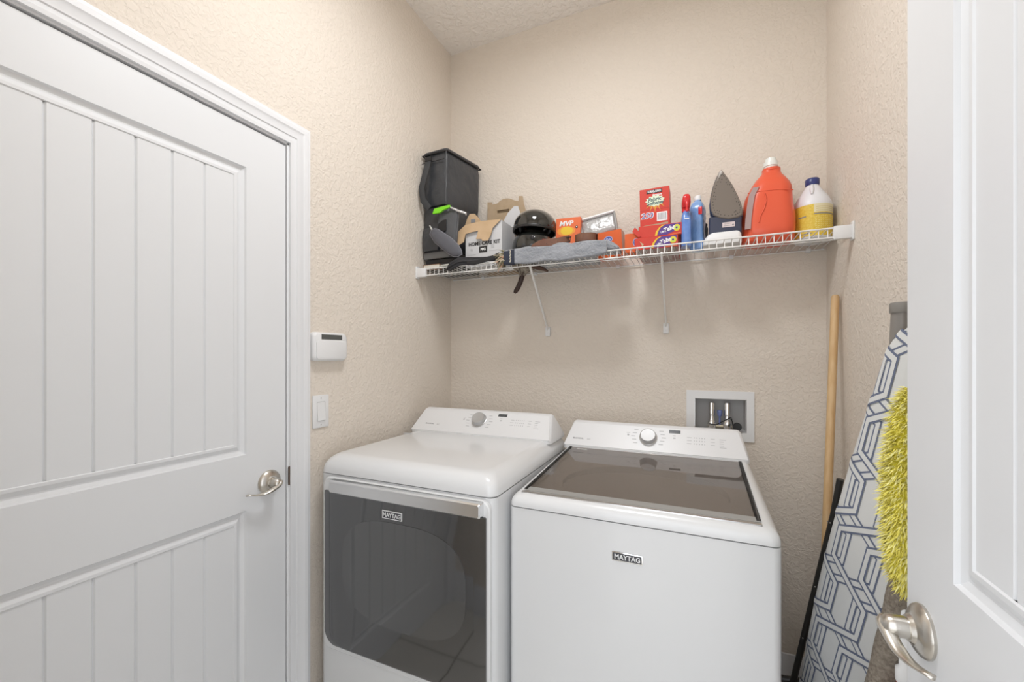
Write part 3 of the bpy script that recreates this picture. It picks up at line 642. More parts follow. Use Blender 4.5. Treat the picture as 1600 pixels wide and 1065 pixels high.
# work glove hanging through the wires
gv = thing('hanging_glove', 'mottled brown cloth glove with a dark finger dangling below the shelf', 'glove', (-.74, 1.79, 1.745))
g = G().loft([[(x+.0, y, z) for x, y, z in r] for r in (
    [(-.745+.058*math.cos(t), 1.80+.05*math.sin(t), SH-.0045) for t in [2*PI*i/16 for i in range(16)]],
    [(-.735+.052*math.cos(t), 1.80+.04*math.sin(t), SH-.016-.004*math.sin(3*t)) for t in [2*PI*i/16 for i in range(16)]],
    [(-.738+.024*math.cos(t), 1.795+.02*math.sin(t), SH-.036) for t in [2*PI*i/16 for i in range(16)]],
    [(-.742+.014*math.cos(t), 1.795+.012*math.sin(t), SH-.052) for t in [2*PI*i/16 for i in range(16)]])])
W('palm', g, mat('mottled_cloth', (.10, .075, .06), .9, noise=(70, (.38, .34, .27)), bump=(80, .004, .7)), gv, 60)
W('finger', G().tube([(-.738, 1.795, 1.742), (-.745, 1.795, 1.722), (-.752, 1.795, 1.700), (-.766, 1.797, 1.674), (-.778, 1.80, 1.660), (-.784, 1.80, 1.652)], [.010, .012, .0115, .0115, .0105, .006], 14), mat('dark_leather', (.035, .015, .010), .45), gv, 60)
W('cuff_tip', G().tube([(-.70, 1.80, 1.770), (-.672, 1.78, 1.762), (-.640, 1.80, 1.752), (-.622, 1.81, 1.742)], [.010, .012, .008, .004], 10), mat('brown_leather_dark', (.09, .045, .03), .6), gv, 60)

# two glossy black helmets
def helmet(name, label, cx, cy, z, R_, H_, rz, rim=True, group=None):
    t = thing(name, label, 'helmet', (cx, cy, z), rz, group)
    prof = [(R_*1.00, .004), (R_*1.025, .012), (R_*1.02, .025)]+[(R_*math.cos(a)*1.02 if a > 0 else R_, .025+(H_-.025)*math.sin(a)) for a in [PI/2*i/10 for i in range(1, 10)]]+[(.002, H_)]
    build('shell', G().lathe(prof, seg=40, sy=1.0, cap0=False), mat('gloss_black', (.010, .011, .010), .06, coat=1.0), t, 60)
    build('rim', G().lathe([(R_*.97, 0), (R_*1.035, .001), (R_*1.045, .006), (R_*1.035, .011), (R_*.99, .012)], seg=40, cap0=False, cap1=False), mat('rubber_black', (.012, .012, .012), .35), t, 60)
    return t
hz = 1.842
h1 = helmet('half_helmet', 'glossy black half helmet at the bottom of the pair on the throw', -.706, 1.842, hz, .098, .112, 0, group='pair of black helmets')
h2 = helmet('half_helmet', 'glossy black half helmet stacked on top of the other one', -.700, 1.842, hz+.0905, .100, .108, 0, group='pair of black helmets')
h2.rotation_euler = (math.radians(-3), math.radians(4), 0)
hh = build('chin_strap', G().tube([(.060, -.082, .020), (.078, -.085, .032), (.102, -.060, .035), (.100, -.070, .012), (.080, -.088, .008)], .0035, 8), mat('red_brown_strap', (.20, .035, .03), .5), h1)
build('visor_snap', G().ell((.03, -.092, .045), .010, .006, .012), M_black, h1)
# brown belt coiled on the throw
M_belt = mat('brown_leather', (.15, .062, .038), .5, noise=(25, (.19, .085, .05)))
bl = thing('leather_belt', 'brown leather belt lying over the grey throw before the helmets', 'belt', (-.55, 1.72, 1.84))
g = G()
path = [(-.664, 1.690, 1.812), (-.652, 1.688, 1.822), (-.62, 1.690, 1.832), (-.585, 1.695, 1.838), (-.550, 1.705, 1.843), (-.52, 1.72, 1.852), (-.50, 1.735, 1.858)]
wds = [.006, .016, .020, .019, .015, .014, .014]; R = []
for p, h_ in zip(path, wds): R.append([(p[0], p[1]-.0015, p[2]-h_), (p[0], p[1]-.0015, p[2]+h_), (p[0]+.001, p[1]+.0015, p[2]+h_), (p[0]+.001, p[1]+.0015, p[2]-h_)])
W('belt_end', G().loft(R), M_belt, bl, 50)
g = G()
for i in range(5): g.lathe([(.0018, 0), (.0018, .0006)], frame((-.635+.024*i, 1.6860+.0024*i*1.0-.001, 1.829+.003*i), (1, 0, 0), (0, 0, 1)), 8)
W('punched_holes', g, M_black, bl)
def strip_coil(cx, cy, r0, turns, z0, z1, n=60, th=.0016, k_=.0035):
    V = []; F_ = []
    for i in range(n+1):
        a = 2*PI*turns*i/n; r = r0-k_*turns*i/n
        for rr in (r-th, r+th):
            for z in (z0, z1): V.append((cx+rr*math.cos(a), cy+rr*.8*math.sin(a), z))
    for i in range(n):
        a, b = 4*i, 4*i+4
        F_ += [(a, b, b+1, a+1), (a+2, a+3, b+3, b+2), (a+1, b+1, b+3, a+3), (a, a+2, b+2, b)]
    return V, F_
V, F_ = strip_coil(-.436, 1.765, .048, 2.2, 1.842, 1.874); W('belt_coil', G().add(V, F_), M_belt, bl, 50)
W('buckle', loop([(-.535, 1.728, 1.838), (-.495, 1.725, 1.842), (-.490, 1.725, 1.862), (-.530, 1.728, 1.860)], .003), mat('dark_buckle', (.08, .07, .07), .3, .9), bl)

# boxes
M_or = mat('orange_carton', (.78, .165, .055), .45)
M_or2 = mat('deep_orange_carton', (.70, .12, .022), .45)
M_red = mat('red_carton', (.60, .045, .028), .4)
M_yel = mat('yellow_print', (.82, .55, .04), .5)
M_ogo = mat('orange_glow_print', (.85, .33, .05), .5)
M_blue = mat('blue_print', (.05, .08, .36), .4)
M_lblue = mat('pale_blue_print', (.45, .50, .75), .4)
M_purp = mat('purple_print', (.10, .045, .25), .4)
M_green = mat('lime_print', (.55, .70, .10), .4)
def carton(name, label, loc, w_, dp, h_, m, rz=0, rot=None, cat='box', group=None):
    t = thing(name, label, cat, loc, rz, group, rot=rot)
    build('box_body', G().box(-w_/2, w_/2, 0, dp, 0, h_, bev=.0012, seg=1), m, t)
    return t
def FP(x, z, y=-.0002): return frame((x, y, z), (1, 0, 0), (0, 0, 1))
def disc(a, b, n=28): return [(a*math.cos(2*PI*i/n), b*math.sin(2*PI*i/n)) for i in range(n)]
mv = carton('orange_carton', 'orange box with white lettering and a yellow patch beside the helmets', (-.541, 1.845, 1.842), .114, .07, .143, M_or, rot=(0, math.radians(1.5), math.radians(2)))
build('yellow_patch', G().prism(disc(.028, .019), 0, .0006, FP(-.006, .085)), M_yel, mv); build('glow_patch', G().prism(disc(.042, .021), 0, .0004, FP(-.008, .083)), M_ogo, mv)
g = G(); addtext(g, 'MVP', .030, FP(-.010, .117, -.0004), bold=.001, shear=.2, sx=1.1); build('lettering', g, M_white, mv, 0)
build('round_mark', G().prism(disc(.006, .006, 16), 0, .0006, FP(.040, .098)), M_black, mv); build('round_mark_dot', G().prism(disc(.003, .003, 12), 0, .0009, FP(.040, .099)), M_white, mv)
pk = thing('silver_packet', 'silver foil packet with clear sleeve leaning between two orange boxes', 'packet', (-.468, 1.868, 1.880), rot=(math.radians(-14), math.radians(-10), math.radians(4)))
R = []
for i in range(9):
    t = i/8; e = math.sin(PI*t)**.4 if 0 < t < 1 else 0; z = .004+.092*t
    R.append([(x, y, z) for x, y, _ in rrect(-.004+.0, .146, -.014*e-.001, .014*e+.016, .0009+.012*e*.9, 0)])
build('foil_pouch', G().loft(R), mat('foil_pouch', (.40, .395, .39), .38, .3, bump=(22, .015, .6)), pk, 60)
for a_ in (.144, -.010): build('side_edge', G().box(a_, a_+.008, -.012, .028, .0, .097, bev=.001), mat('grey_edge', (.30, .29, .28), .5), pk)
build('top_band', G().box(-.010, .150, -.016, .030, .095, .103, bev=.002), M_white, pk)
ob = carton('detergent_carton', 'orange box with a blue oval emblem standing behind the throw end', (-.345, 1.83, Z0+.004), .108, .06, .114, M_or2, rot=(0, math.radians(-4), math.radians(-4)))
for o_, px_ in ((ob, 0),):
    build('emblem_ring', G().prism(disc(.019, .014), 0, .0004, FP(-.004, .078)), M_lblue, o_); build('emblem', G().prism(disc(.0165, .0115), 0, .0007, FP(-.004, .078)), M_blue, o_)
    g = G(); addtext(g, 'Tide', .014, FP(-.004, .078, -.0007), bold=.0005, shear=.2); build('lettering', g, M_lblue, o_, 0)
build('light_side', G().box(.0538, .0545, .003, .057, .002, .112), mat('cream_side', (.75, .62, .50), .6), ob)
ob2 = carton('detergent_carton', 'narrow orange box with a blue oval, left of the stacked red boxes', (-.240, 1.765, Z0), .068, .05, .078, M_or2)
build('emblem_ring', G().prism(disc(.014, .0175), 0, .0004, FP(.012, .040)), M_lblue, ob2); build('emblem', G().prism(disc(.011, .0145), 0, .0007, FP(.012, .040)), M_blue, ob2)
g = G(); addtext(g, 'Tide', .011, FP(.012, .040, -.0007), bold=.0004, shear=.2); build('lettering', g, M_lblue, ob2, 0)
def swirl(t, w_, h_, sw=1):
    def band(x0, r0, r1, mi): 
        o = []
        for i in range(9): a = PI-(PI/2)*i/8; o.append((x0+r0*1.2+r0*1.2*math.cos(a), .004+r0*math.sin(a)))
        for i in range(9): a = PI/2+(PI/2)*i/8; o.append((x0+r0*1.2+r1*1.2*math.cos(a), .004+r1*math.sin(a)))
        return o
    X = w_/2; zz = h_-.003
    def arc(x0, x1): return [(x0, .003), (x0+.004, zz*.45), (x0+.016, zz*.8), (x0+.030, zz), (x1+.030, zz), (x1+.014, zz*.8), (x1+.004, zz*.45), (x1, .003)]
    build('yellow_swirl', G().prism(arc(X-.098, X-.090), 0, .0005, FP(0, 0)), M_yel, t)
    build('blue_swirl', G().prism([(X-.088, .003), (X-.085, zz*.45), (X-.074, zz*.8), (X-.060, zz), (X-.004, zz), (X-.004, zz*.5), (X-.03, zz*.3), (X-.055, .003)], 0, .0005, FP(0, 0)), M_purp, t)
    build('ring_mark', G().prism(disc(.013, .013), 0, .0008, FP(X-.018, h_*.58)), M_yel, t); build('ring_inner', G().prism(disc(.009, .009), 0, .0011, FP(X-.018, h_*.58)), M_green, t)
    build('ring_dot', G().prism(disc(.004, .004, 14), 0, .0014, FP(X-.018, h_*.58)), M_purp, t)
    g = G(); Mx = FP(X-.046, h_*.55, -.0008) @ Matrix.Rotation(.30, 4, 'Z'); addtext(g, 'Tabs', .022, Mx, bold=.0008, shear=.15)
    Mx = FP(X-.067, h_*.36, -.0008) @ Matrix.Rotation(.35, 4, 'Z'); addtext(g, 'Ultra', .010, Mx, bold=.0004, shear=.15); build('lettering', g, M_white, t, 0)
    build('red_underline', G().prism([(X-.052, .002), (X-.004, .008), (X-.004, .003), (X-.04, .001)], 0, .0009, FP(0, 0)), M_or, t)
r1 = carton('dryer_sheet_box', 'long red box with blue and yellow swirl at the bottom of its stack', (-.150, 1.735, Z0), .162, .24, .047, M_red); swirl(r1, .162, .047)
build('pale_base', G().box(-.079, .079, .004, .236, -.0004, .0006), mat('printed_grey_card', (.55, .52, .48), .6, noise=(40, (.35, .20, .19), (4, .2, 1))), r1, 0)
build('torn_corner', G().prism([(-.060, .003), (-.045, .020), (-.062, .034), (-.052, .016)], 0, .0008, FP(0, 0)), mat('torn_paper', (.55, .40, .25), .8), r1)
r2 = carton('dryer_sheet_box', 'long red box with blue and yellow swirl lying under the fabric softener box', (-.136, 1.740, Z0+.0475), .160, .235, .046, M_red, rz=0); swirl(r2, .160, .046)
build('open_end_flap', G().prism([(-.081, .004), (-.104, .028), (-.094, .045), (-.076, .024), (-.070, .006)], 0, .0015, FP(0, 0, -.003)), M_red, r2)
build('torn_liner', G().prism([(-.081, .010), (-.114, .058), (-.085, .050), (-.060, .020)], 0, .0012, FP(0, 0, .010)), mat('torn_paper_light', (.55, .50, .44), .8), r2)
ks = carton('fabric_softener_box', 'red fabric softener sheet box with torn base, topmost of the stack', (-.157, 1.775, Z0+.0955), .114, .085, .158, M_red, rot=(0, math.radians(-1), 0))
build('torn_base', G().prism([(-.052, .004), (.050, .004), (.050, .016), (.01, .012), (-.03, .011), (-.052, .008)], 0, .001, FP(0, 0)), M_card2, ks)
build('brand_plate', G().box(-.030, .030, -.0012, 0, .137, .151, bev=.0004, seg=1), M_black, ks)
g = G(); addtext(g, 'KIRKLAND', .0125, FP(0, .144, -.0012), bold=.0004, sx=.85)
addtext(g, 'Signature', .0095, FP(.010, .130), bold=.0003, shear=.2)
g.prism(disc(.024, .013), 0, .0003, FP(-.020, .052)) if False else None
build('lettering', g, M_white, ks, 0)
star = [((.038 if i % 2 else .031)*math.cos(2*PI*i/26)*1.0, (.024 if i % 2 else .019)*math.sin(2*PI*i/26)) for i in range(26)]
build('burst', G().prism(star, 0, .0006, FP(.002, .106)), mat('pale_burst', (.72, .80, .62), .5), ks)
g = G()
for i in range(11):
    a = math.radians(200+14*i); L = .030+.014*(i % 2); ca, sa = math.cos(a), math.sin(a); wv = .0022
    p = [(-sa*wv+ca*.018, ca*wv+sa*.012), (sa*wv+ca*.018, -ca*wv+sa*.012), (ca*L, sa*L)]; g.prism(p, 0, .0004, FP(.002, .103))
build('ray_print', g, M_yel, ks)
g = G(); addtext(g, 'Fabric', .021, FP(.000, .112, -.0008) @ Matrix.Rotation(.06, 4, 'Z'), bold=.0005, shear=.25); addtext(g, 'Softener', .019, FP(.003, .097, -.0008) @ Matrix.Rotation(.06, 4, 'Z'), bold=.0005, shear=.25)
build('title_lettering', g, mat('dark_green_print', (.03, .09, .10), .5), ks, 0)
g = G(); addtext(g, '250', .032, FP(-.030, .048, -.0003), bold=.0016, shear=.2); build('count_halo', g, M_white, ks, 0)
g = G(); addtext(g, '250', .030, FP(-.030, .048, -.0008), shear=.2); build('count_lettering', g, M_blue, ks, 0)
build('barcode_panel', G().box(.008, .048, -.0008, 0, .022, .058), M_white, ks, 0)
g = G(); x = .012
while x < .044: ww = random.choice((.0006, .0012, .0018)); g.box(x, x+ww, -.0012, -.0006, .027, .054); x += ww+random.choice((.0008, .0014))
build('barcode', g, M_ink, ks, 0)
build('fold_line', G().box(-.056, .056, -.0004, 0, .071, .0718), mat('dark_red_line', (.30, .03, .02), .5), ks, 0)

# ------------------------------------------------------------------ bottles
M_bl = mat('blue_liquid_plastic', (.12, .24, .60), .2, coat=.4, noise=(30, (.16, .30, .68)))
M_bl2 = mat('pale_blue_plastic', (.18, .35, .68), .25, coat=.4, bump=(45, .006, .5), noise=(18, (.25, .42, .75)))
sp = thing('spray_bottle', 'blue bottle with a bright red trigger head next to the red boxes', 'spray bottle', (-.042, 1.765, Z0), math.radians(8))
def rr(a, b, r, z, ox=0, oy=0): return rrect(-a+ox, a+ox, -b+oy, b+oy, r, z)
build('bottle', G().loft([rr(.016, .028, .010, 0), rr(.018, .030, .012, .004), rr(.018, .030, .012, .09), rr(.016, .027, .011, .115), rr(.012, .018, .010, .132), rr(.010, .010, .009, .142)]), M_bl, sp, 50)
M_redp = mat('red_plastic', (.68, .02, .025), .3, coat=.3)
build('label_mark', G().box(-.008, .008, -.0308, -.030, .100, .104), M_white, sp)
build('collar', G().lathe([(.014, .136), (.014, .154), (.012, .158)], seg=20), M_redp, sp)
build('trigger_head', G().loft([[(x, y, z) for x, y, z in rr(.013, .020, .008, .150)], rr(.015, .028, .010, .165, 0, -.004), rr(.014, .030, .010, .185, 0, -.006), rr(.010, .022, .008, .198, 0, -.004), rr(.004, .010, .003, .202, 0, -.002)]), M_redp, sp, 50)
build('trigger', G().tube([(0, -.026, .172), (0, -.036, .158), (0, -.034, .140), (0, -.038, .128)], [.006, .006, .005, .004], 10), M_redp, sp, 60)
bb = thing('cleaner_bottle', 'pale blue ribbed bottle with a white cap behind the spray bottle', 'bottle', (.001, 1.850, Z0), math.radians(-12))
R = [rr(.022, .034, .010, 0), rr(.026, .038, .014, .006)]
for i in range(13): z = .015+.012*i; b_ = 0.0015*(i % 2); R.append(rr(.026-b_, .038-b_, .014, z))
R += [rr(.025, .036, .014, .172), rr(.020, .028, .012, .188), rr(.011, .014, .010, .200), rr(.010, .010, .009, .206)]
build('bottle', G().loft(R), M_bl2, bb, 50)
build('cap', G().lathe([(.013, .203), (.013, .218), (.011, .221)], Matrix.Translation((0, 0, 0)), 20), M_white, bb)
build('red_label', G().box(.010, .024, -.0388, -.0376, .135, .165, bev=.001), M_redp, bb)
# steam iron, soleplate towards the room
ir = thing('steam_iron', 'navy and white steam iron standing on its heel, soleplate facing out', 'iron', (.09, 1.80, Z0))
sole = [(.077, 2.056), (.064, 2.029), (.054, 1.999), (.047, 1.968), (.044, 1.941), (.046, 1.914), (.055, 1.892), (.076, 1.879), (.108, 1.871), (.136, 1.872), (.151, 1.881), (.153, 1.899), (.147, 1.926), (.135, 1.959), (.121, 1.993), (.105, 2.023), (.090, 2.048), (.083, 2.060)]
sc = (.099, 1.945)
def so(k_, y, dz=0, kz=None): return [(sc[0]+(a-sc[0])*k_, y, sc[1]+(b-sc[1])*(kz or k_)+dz) for a, b in sole]
W('soleplate', G().loft([so(.95, 1.7635), so(1, 1.766), so(1, 1.772)]), mat('sole_grey', (.20, .17, .145), .38, .2), ir, 30)
g = G()
for i in range(len(sole)):
    for kk in (.84, .70):
        a, b = sole[i]; n_ = sole[(i+1) % len(sole)]
        for fr_ in (0, .5):
            px_, pz_ = a+(n_[0]-a)*fr_, b+(n_[1]-b)*fr_
            if kk == .70 and i % 3: continue
            g.lathe([(.0017, 0), (.0017, .0006)], frame((sc[0]+(px_-sc[0])*kk, 1.7636, sc[1]+(pz_-sc[1])*kk), (1, 0, 0), (0, 0, 1)), 8)
W('steam_holes', g, mat('hole_dark', (.04, .035, .03), .6), ir, 0)
M_navy = mat('navy_plastic', (.035, .045, .085), .3, coat=.3)
W('skirt', G().loft([so(1.02, 1.772), so(1.06, 1.784, -.002), so(1.05, 1.805, -.004), so(.96, 1.830, -.006)]), M_navy, ir, 50)
W('heel_panel', G().loft([[(x, y, z) for x, y, _ in rrect(.040-(.002 if z < 1.85 else 0), .150, 1.768, 1.82, .008)] for z in (1.818, 1.86, 1.885)]), M_navy, ir, 50)
W('rating_label', G().box(.085, .127, 1.7665, 1.768, 1.842, 1.860), mat('label_pink', (.72, .62, .62), .5), ir, 0)
g = G(); addtext(g, 'caution', .007, frame((.102, 1.7664, 1.855), (1, 0, 0), (0, 0, 1))); g.box(.090, .112, 1.7658, 1.7664, 1.8465, 1.8475); g.box(.118, .124, 1.7658, 1.7664, 1.846, 1.851); W('label_print', g, M_ink, ir, 0)
W('white_base', G().loft([[(x, y, z) for x, y, _ in rrect(a, b, 1.758+c_, 1.875, .016)] for a, b, c_, z in ((.020, .150, 0, Z0), (.018, .151, -.002, 1.789), (.026, .150, .002, 1.808), (.036, .149, .006, 1.820), (.040, .148, .010, 1.826))]), M_plas, ir, 50)
W('white_shell', G().loft([so(.95, 1.825, -.006), so(1.02, 1.838, -.010), so(.92, 1.870, -.014), so(.6, 1.892, -.02)]), M_plas, ir, 50)
W('handle', G().tube([(.10, 1.875, 2.00), (.10, 1.915, 2.005), (.10, 1.935, 1.97), (.10, 1.935, 1.89), (.10, 1.915, 1.84), (.10, 1.87, 1.825)], .013, 12), M_navy, ir, 60)
W('power_cord', G().tube([(.040, 1.86, 1.83), (.034, 1.85, 1.825), (.031, 1.835, 1.85), (.032, 1.83, 1.88), (.034, 1.825, 1.86), (.033, 1.83, 1.835)], .0038, 8), M_black, ir, 60)
# orange jug
M_jug = mat('orange_jug_plastic', (.80, .115, .050), .35, coat=.15)
oj = thing('detergent_jug', 'large orange jug with a white cap between iron and bleach jug', 'jug', (.238, 1.855, Z0))
prof = [(1.7805, .168, .318, .052), (1.788, .155, .326, .066), (1.83, .152, .329, .070), (1.87, .154, .329, .070), (1.92, .160, .322, .068), (1.955, .166, .320, .066), (1.985, .180, .319, .062), (2.005, .190, .313, .056), (2.024, .202, .302, .044), (2.040, .216, .290, .032), (2.050, .224, .286, .028), (2.062, .226, .285, .027)]
W('body', G().loft([rrect(a, b, 1.855-dp, 1.855+dp, min(dp*.85, .045), z, 6) for z, a, b, dp in prof]), M_jug, oj, 60)
W('neck_collar', G().lathe([(.030, 2.056), (.031, 2.060), (.030, 2.066), (.024, 2.068)], Matrix.Translation((.2555, 1.855, 0)), 28), M_jug, oj, 50)
W('cap', G().lathe([(.0215, 2.064), (.0215, 2.074), (.0245, 2.076), (.0235, 2.092), (.019, 2.094), (.017, 2.106), (.012, 2.108)], Matrix.Translation((.254, 1.855, 0)), 28), mat('cap_white', (.82, .84, .80), .3), oj, 40)
R = []
for z, a, b, dp in prof[2:7]: R.append([(a+.010, 1.855-dp-.0012, z), (a+.030, 1.855-dp-.0018, z), (a+.030, 1.855-dp+.004, z), (a+.010, 1.855-dp+.004, z)])
W('measuring_strip', G().loft([[(a[0]-.001, a[1]-.0003+.0, a[2]) for a in r] for r in R]), mat('strip_grey', (.42, .30, .29), .35), oj, 30)
W('grip_crease', G().tube([(.226, 1.7866, 1.958), (.231, 1.7852, 1.93), (.224, 1.7845, 1.90), (.211, 1.7838, 1.872), (.207, 1.7838, 1.85)], .0022, 8), M_jug, oj, 60)
W('shoulder_seam', G().tube([(.172, 1.7945, 1.966), (.20, 1.7915, 1.968), (.25, 1.7900, 1.966), (.30, 1.7915, 1.961), (.316, 1.7960, 1.958)], .0018, 8), M_jug, oj, 60)
# bleach jug
bj = thing('bleach_jug', 'white jug with blue cap and yellow label at the shelf right end', 'jug', (.3905, 1.880, Z0))
def el(a, b, z, n=36, pinch=0): return [(a*math.cos(2*PI*i/n), b*math.sin(2*PI*i/n), z) for i in range(n)]
build('body', G().loft([el(.052, .055, 0), el(.060, .064, .006), el(.0605, .065, .03), el(.0605, .065, .128), el(.058, .062, .142), el(.048, .052, .162), el(.036, .040, .180), el(.026, .028, .197), el(.019, .019, .210), el(.018, .018, .218)]), mat('white_hdpe', (.80, .81, .84), .4), bj, 50)
build('neck_rib', G().tube([(-.006, -.026, .205), (-.010, -.040, .185), (-.012, -.052, .165)], [.004, .007, .004], 8), mat('white_hdpe', (.8, .81, .84), .4), bj, 60)
build('cap', G().lathe([(.0215, .210), (.0225, .213), (.0225, .232), (.020, .235)], seg=28), mat('cap_navy', (.035, .05, .19), .35), bj, 40)
def lab(a0, a1, z0, z1, k_, n=24):
    g = G(); r0, r1 = [], []
    for i in range(n+1):
        t = math.radians(a0+(a1-a0)*i/n); r0.append((.0605*k_*math.cos(t), .065*k_*math.sin(t)))
    V = [(x, y, z0) for x, y in r0]+[(x, y, z1) for x, y in r0]; m_ = n+1
    return g.add(V, [(i, i+1, m_+i+1, m_+i) for i in range(n)])
build('label_wrap', lab(178, 380, .010, .124, 1.010), mat('label_yellow', (.72, .50, .045), .5, noise=(150, (.80, .60, .10))), bj, 60)
build('label_cream_band', lab(262, 380, .094, .124, 1.014), mat('label_cream', (.78, .72, .48), .5), bj, 60)
g = G(); 
for z in (.098, .105, .112): g.add(*(lambda q: (q.v, q.f))(lab(268, 350, z, z+.0014, 1.017)))
build('label_small_print', g, mat('label_tan', (.55, .42, .12), .6), bj, 60)
g = lab(262, 350, .086, .090, 1.017); q_ = lab(215, 240, .080, .0845, 1.014); g.add(q_.v, q_.f); q_ = lab(215, 258, .018, .0215, 1.014); g.add(q_.v, q_.f)
build('label_print', g, M_ink, bj, 60)
g = G()
for r in range(9):
    for c_ in range(12):
        a = 266+c_*7.2+random.uniform(-1, 1); q_ = lab(a, a+4.2, .022+.0068*r, .0248+.0068*r, 1.015, 2); g.add(q_.v, q_.f)
build('label_text_rows', g, mat('label_light_yellow', (.86, .72, .25), .5), bj, 0)

# ------------------------------------------------------------------ things leaning in the right corner
st = thing('wooden_broomstick', 'plain wooden stick leaning in the corner right of the washer', 'broomstick', (.33, 1.54, 0))
a, b = Vector((.33, 1.54, .0)), Vector((.4445, 1.815, 1.572)); dv = (b-a).normalized()
pts = [a.lerp(b, t) for t in (0, .3, .6, .9, .98)]+[b-dv*.006, b]
W('shaft', G().tube(pts, [.0125]*5+[.0122, .009], 20), mat('pine', (.60, .38, .18), .45, noise=(9, (.68, .47, .25), (6, 6, .6))), st, 60)
W('hang_hole', G().lathe([(.003, 0), (.003, .0008)], frame(a.lerp(b, .52)+Vector((0, -.0125, 0)), (1, 0, 0), (0, 0, 1)), 10), M_ink, st)
# ironing board
ib = thing('ironing_board', 'ironing board in a white cover with blue trellis pattern leaning upright', 'ironing board', (.37, 1.40, 0))
def bpt(s_, w_, d=0):                            # s along the board (height), w across (+w towards the back wall), d off the surface
    y = 1.455-.225*s_+w_
    xx = .405-.02*(1.42-s_)-.26*(y-1.22)
    n = Vector((-1, -.26, .02)).normalized()
    return Vector((xx, y, s_+.012))+n*(d-.004)
def hw(s_):
    if s_ < .5: return .182
    t = (s_-.5)/.915
    return .182*(1-.62*t**1.9)*(1 if t < .93 else math.sqrt(max(0, 1-((t-.93)/.07)**2))*.85+.15)
def hwl(s_): return min(hw(s_), hw(s_))
R = []; ns = 60; nw = 16
V = []; F_ = []
ss = [.03+1.385*(i/ns) for i in range(ns+1)]
for s_ in ss:
    h_ = hw(s_); 
    for j in range(nw+1):
        w_ = -h_+2*h_*j/nw; ed = abs(2*j/nw-1); d = .012*(1-ed**8)
        V.append(bpt(s_, w_, .006+d))
for i in range(ns):
    for j in range(nw): p = i*(nw+1)+j; F_.append((p, p+1, p+nw+2, p+nw+1))
g = G().add(V, F_)
# rolled edge and back of the cover
n0 = len(g.v)
for sgn, j in ((-1, 0), (1, nw)):
    E = [V[i*(nw+1)+j] for i in range(ns+1)]; E2 = [bpt(ss[i], sgn*hw(ss[i])*.97, -.006) for i in range(ns+1)]
    g.add(E+E2, [(i, i+1, ns+1+i+1, ns+1+i) for i in range(ns)])
E = [V[j] for j in range(nw+1)]; g.add(E+[p+Vector((0.008, 0, 0)) for p in E], [(j, j+1, nw+2+j, nw+1+j) for j in range(nw)])
E = [V[ns*(nw+1)+j] for j in range(nw+1)]; g.add(E+[p+Vector((0.008, 0, 0)) for p in E], [(j, j+1, nw+2+j, nw+1+j) for j in range(nw)])
# trellis pattern woven of two families of bands, inside the cover mesh
def surf(s_, w_, lift):
    h_ = hw(s_); ed = min(1, abs(w_)/h_); return bpt(s_, w_, .006+.012*(1-ed**8)+lift)
Pd = .112; Ls = .300
def wave(u):                                     # trapezoid wave -1..1, period 1
    u = u % 1.0
    if u < .27: return -1
    if u < .5: return -1+2*(u-.27)/.23
    if u < .77: return 1
    return 1-2*(u-.77)/.23
ROT = math.radians(-5); cr, sr = math.cos(ROT), math.sin(ROT)
def strand(fam, k_):                             # zigzag centre line with mitre normals, in pattern space
    raw = []; base_u = -.7
    while base_u < 2.2:
        for q_ in (0, .27, .5, .77): raw.append((base_u+q_*Ls, k_*Pd+fam*.655*Pd*wave(q_+1e-9)))
        base_u += Ls
    pts = []
    for (a0, b0), (a1, b1) in zip(raw, raw[1:]):
        m_ = max(1, int(math.hypot(a1-a0, b1-b0)/.006))
        for i in range(m_): pts.append((a0+(a1-a0)*i/m_, b0+(b1-b0)*i/m_))
    return pts
def strip(pts, half, lift, mi):
    vs, fs, ok = [], [], []
    for i in range(1, len(pts)-1):
        d0 = Vector((pts[i][0]-pts[i-1][0], pts[i][1]-pts[i-1][1])).normalized(); d1 = Vector((pts[i+1][0]-pts[i][0], pts[i+1][1]-pts[i][1])).normalized()
        n0, n1 = Vector((-d0.y, d0.x)), Vector((-d1.y, d1.x)); m_ = (n0+n1).normalized(); m_ *= half/max(.5, m_.dot(n0)); o_ = []
        for sg in (-1, 1):
            u_, v_ = pts[i][0]+sg*m_.x, pts[i][1]+sg*m_.y; S_, W_ = cr*u_-sr*v_, sr*u_+cr*v_
            ins_ = .032 < S_ < 1.40 and abs(W_) < hw(min(max(S_, 0), 1.41))*.995
            S_ = min(max(S_, .032), 1.405); h_ = hw(S_)*.995; W_ = min(max(W_, -h_), h_); vs.append(surf(S_, W_, lift)); o_.append(ins_)
        ok.append(any(o_))
    for i in range(len(ok)-1):
        if ok[i] and ok[i+1]: fs.append((2*i, 2*i+1, 2*i+3, 2*i+2))
    used = sorted({q_ for f in fs for q_ in f}); mp_ = {q_: n for n, q_ in enumerate(used)}
    if fs: g.add([vs[q_] for q_ in used], [tuple(mp_[q_] for q_ in f) for f in fs], mi)
for fam, lift in ((1, .0006), (-1, .0018)):
    for k_ in range(-8, 9):
        P_ = strand(fam, k_); strip(P_, .0112, lift, 1); strip(P_, .0062, lift+.0005, 0)
cv = build('cover', g.shift(-Vector(ib.location)), [mat('cover_white', (.78, .79, .78), .75), mat('cover_blue', (.16, .19, .28), .8)], ib, 0)
cv['label'] = 'white cotton cover with interlaced blue trellis lines'
g = G(); V = []; 
R = [[bpt(s_, sg*hw(s_)*.94, d) for sg, d in ((-1, -.010), (1, -.010), (1, .005), (-1, .005))] for s_ in ss]
W('deck', G().loft(R), mat('grey_steel', (.30, .30, .29), .4, .6), ib)
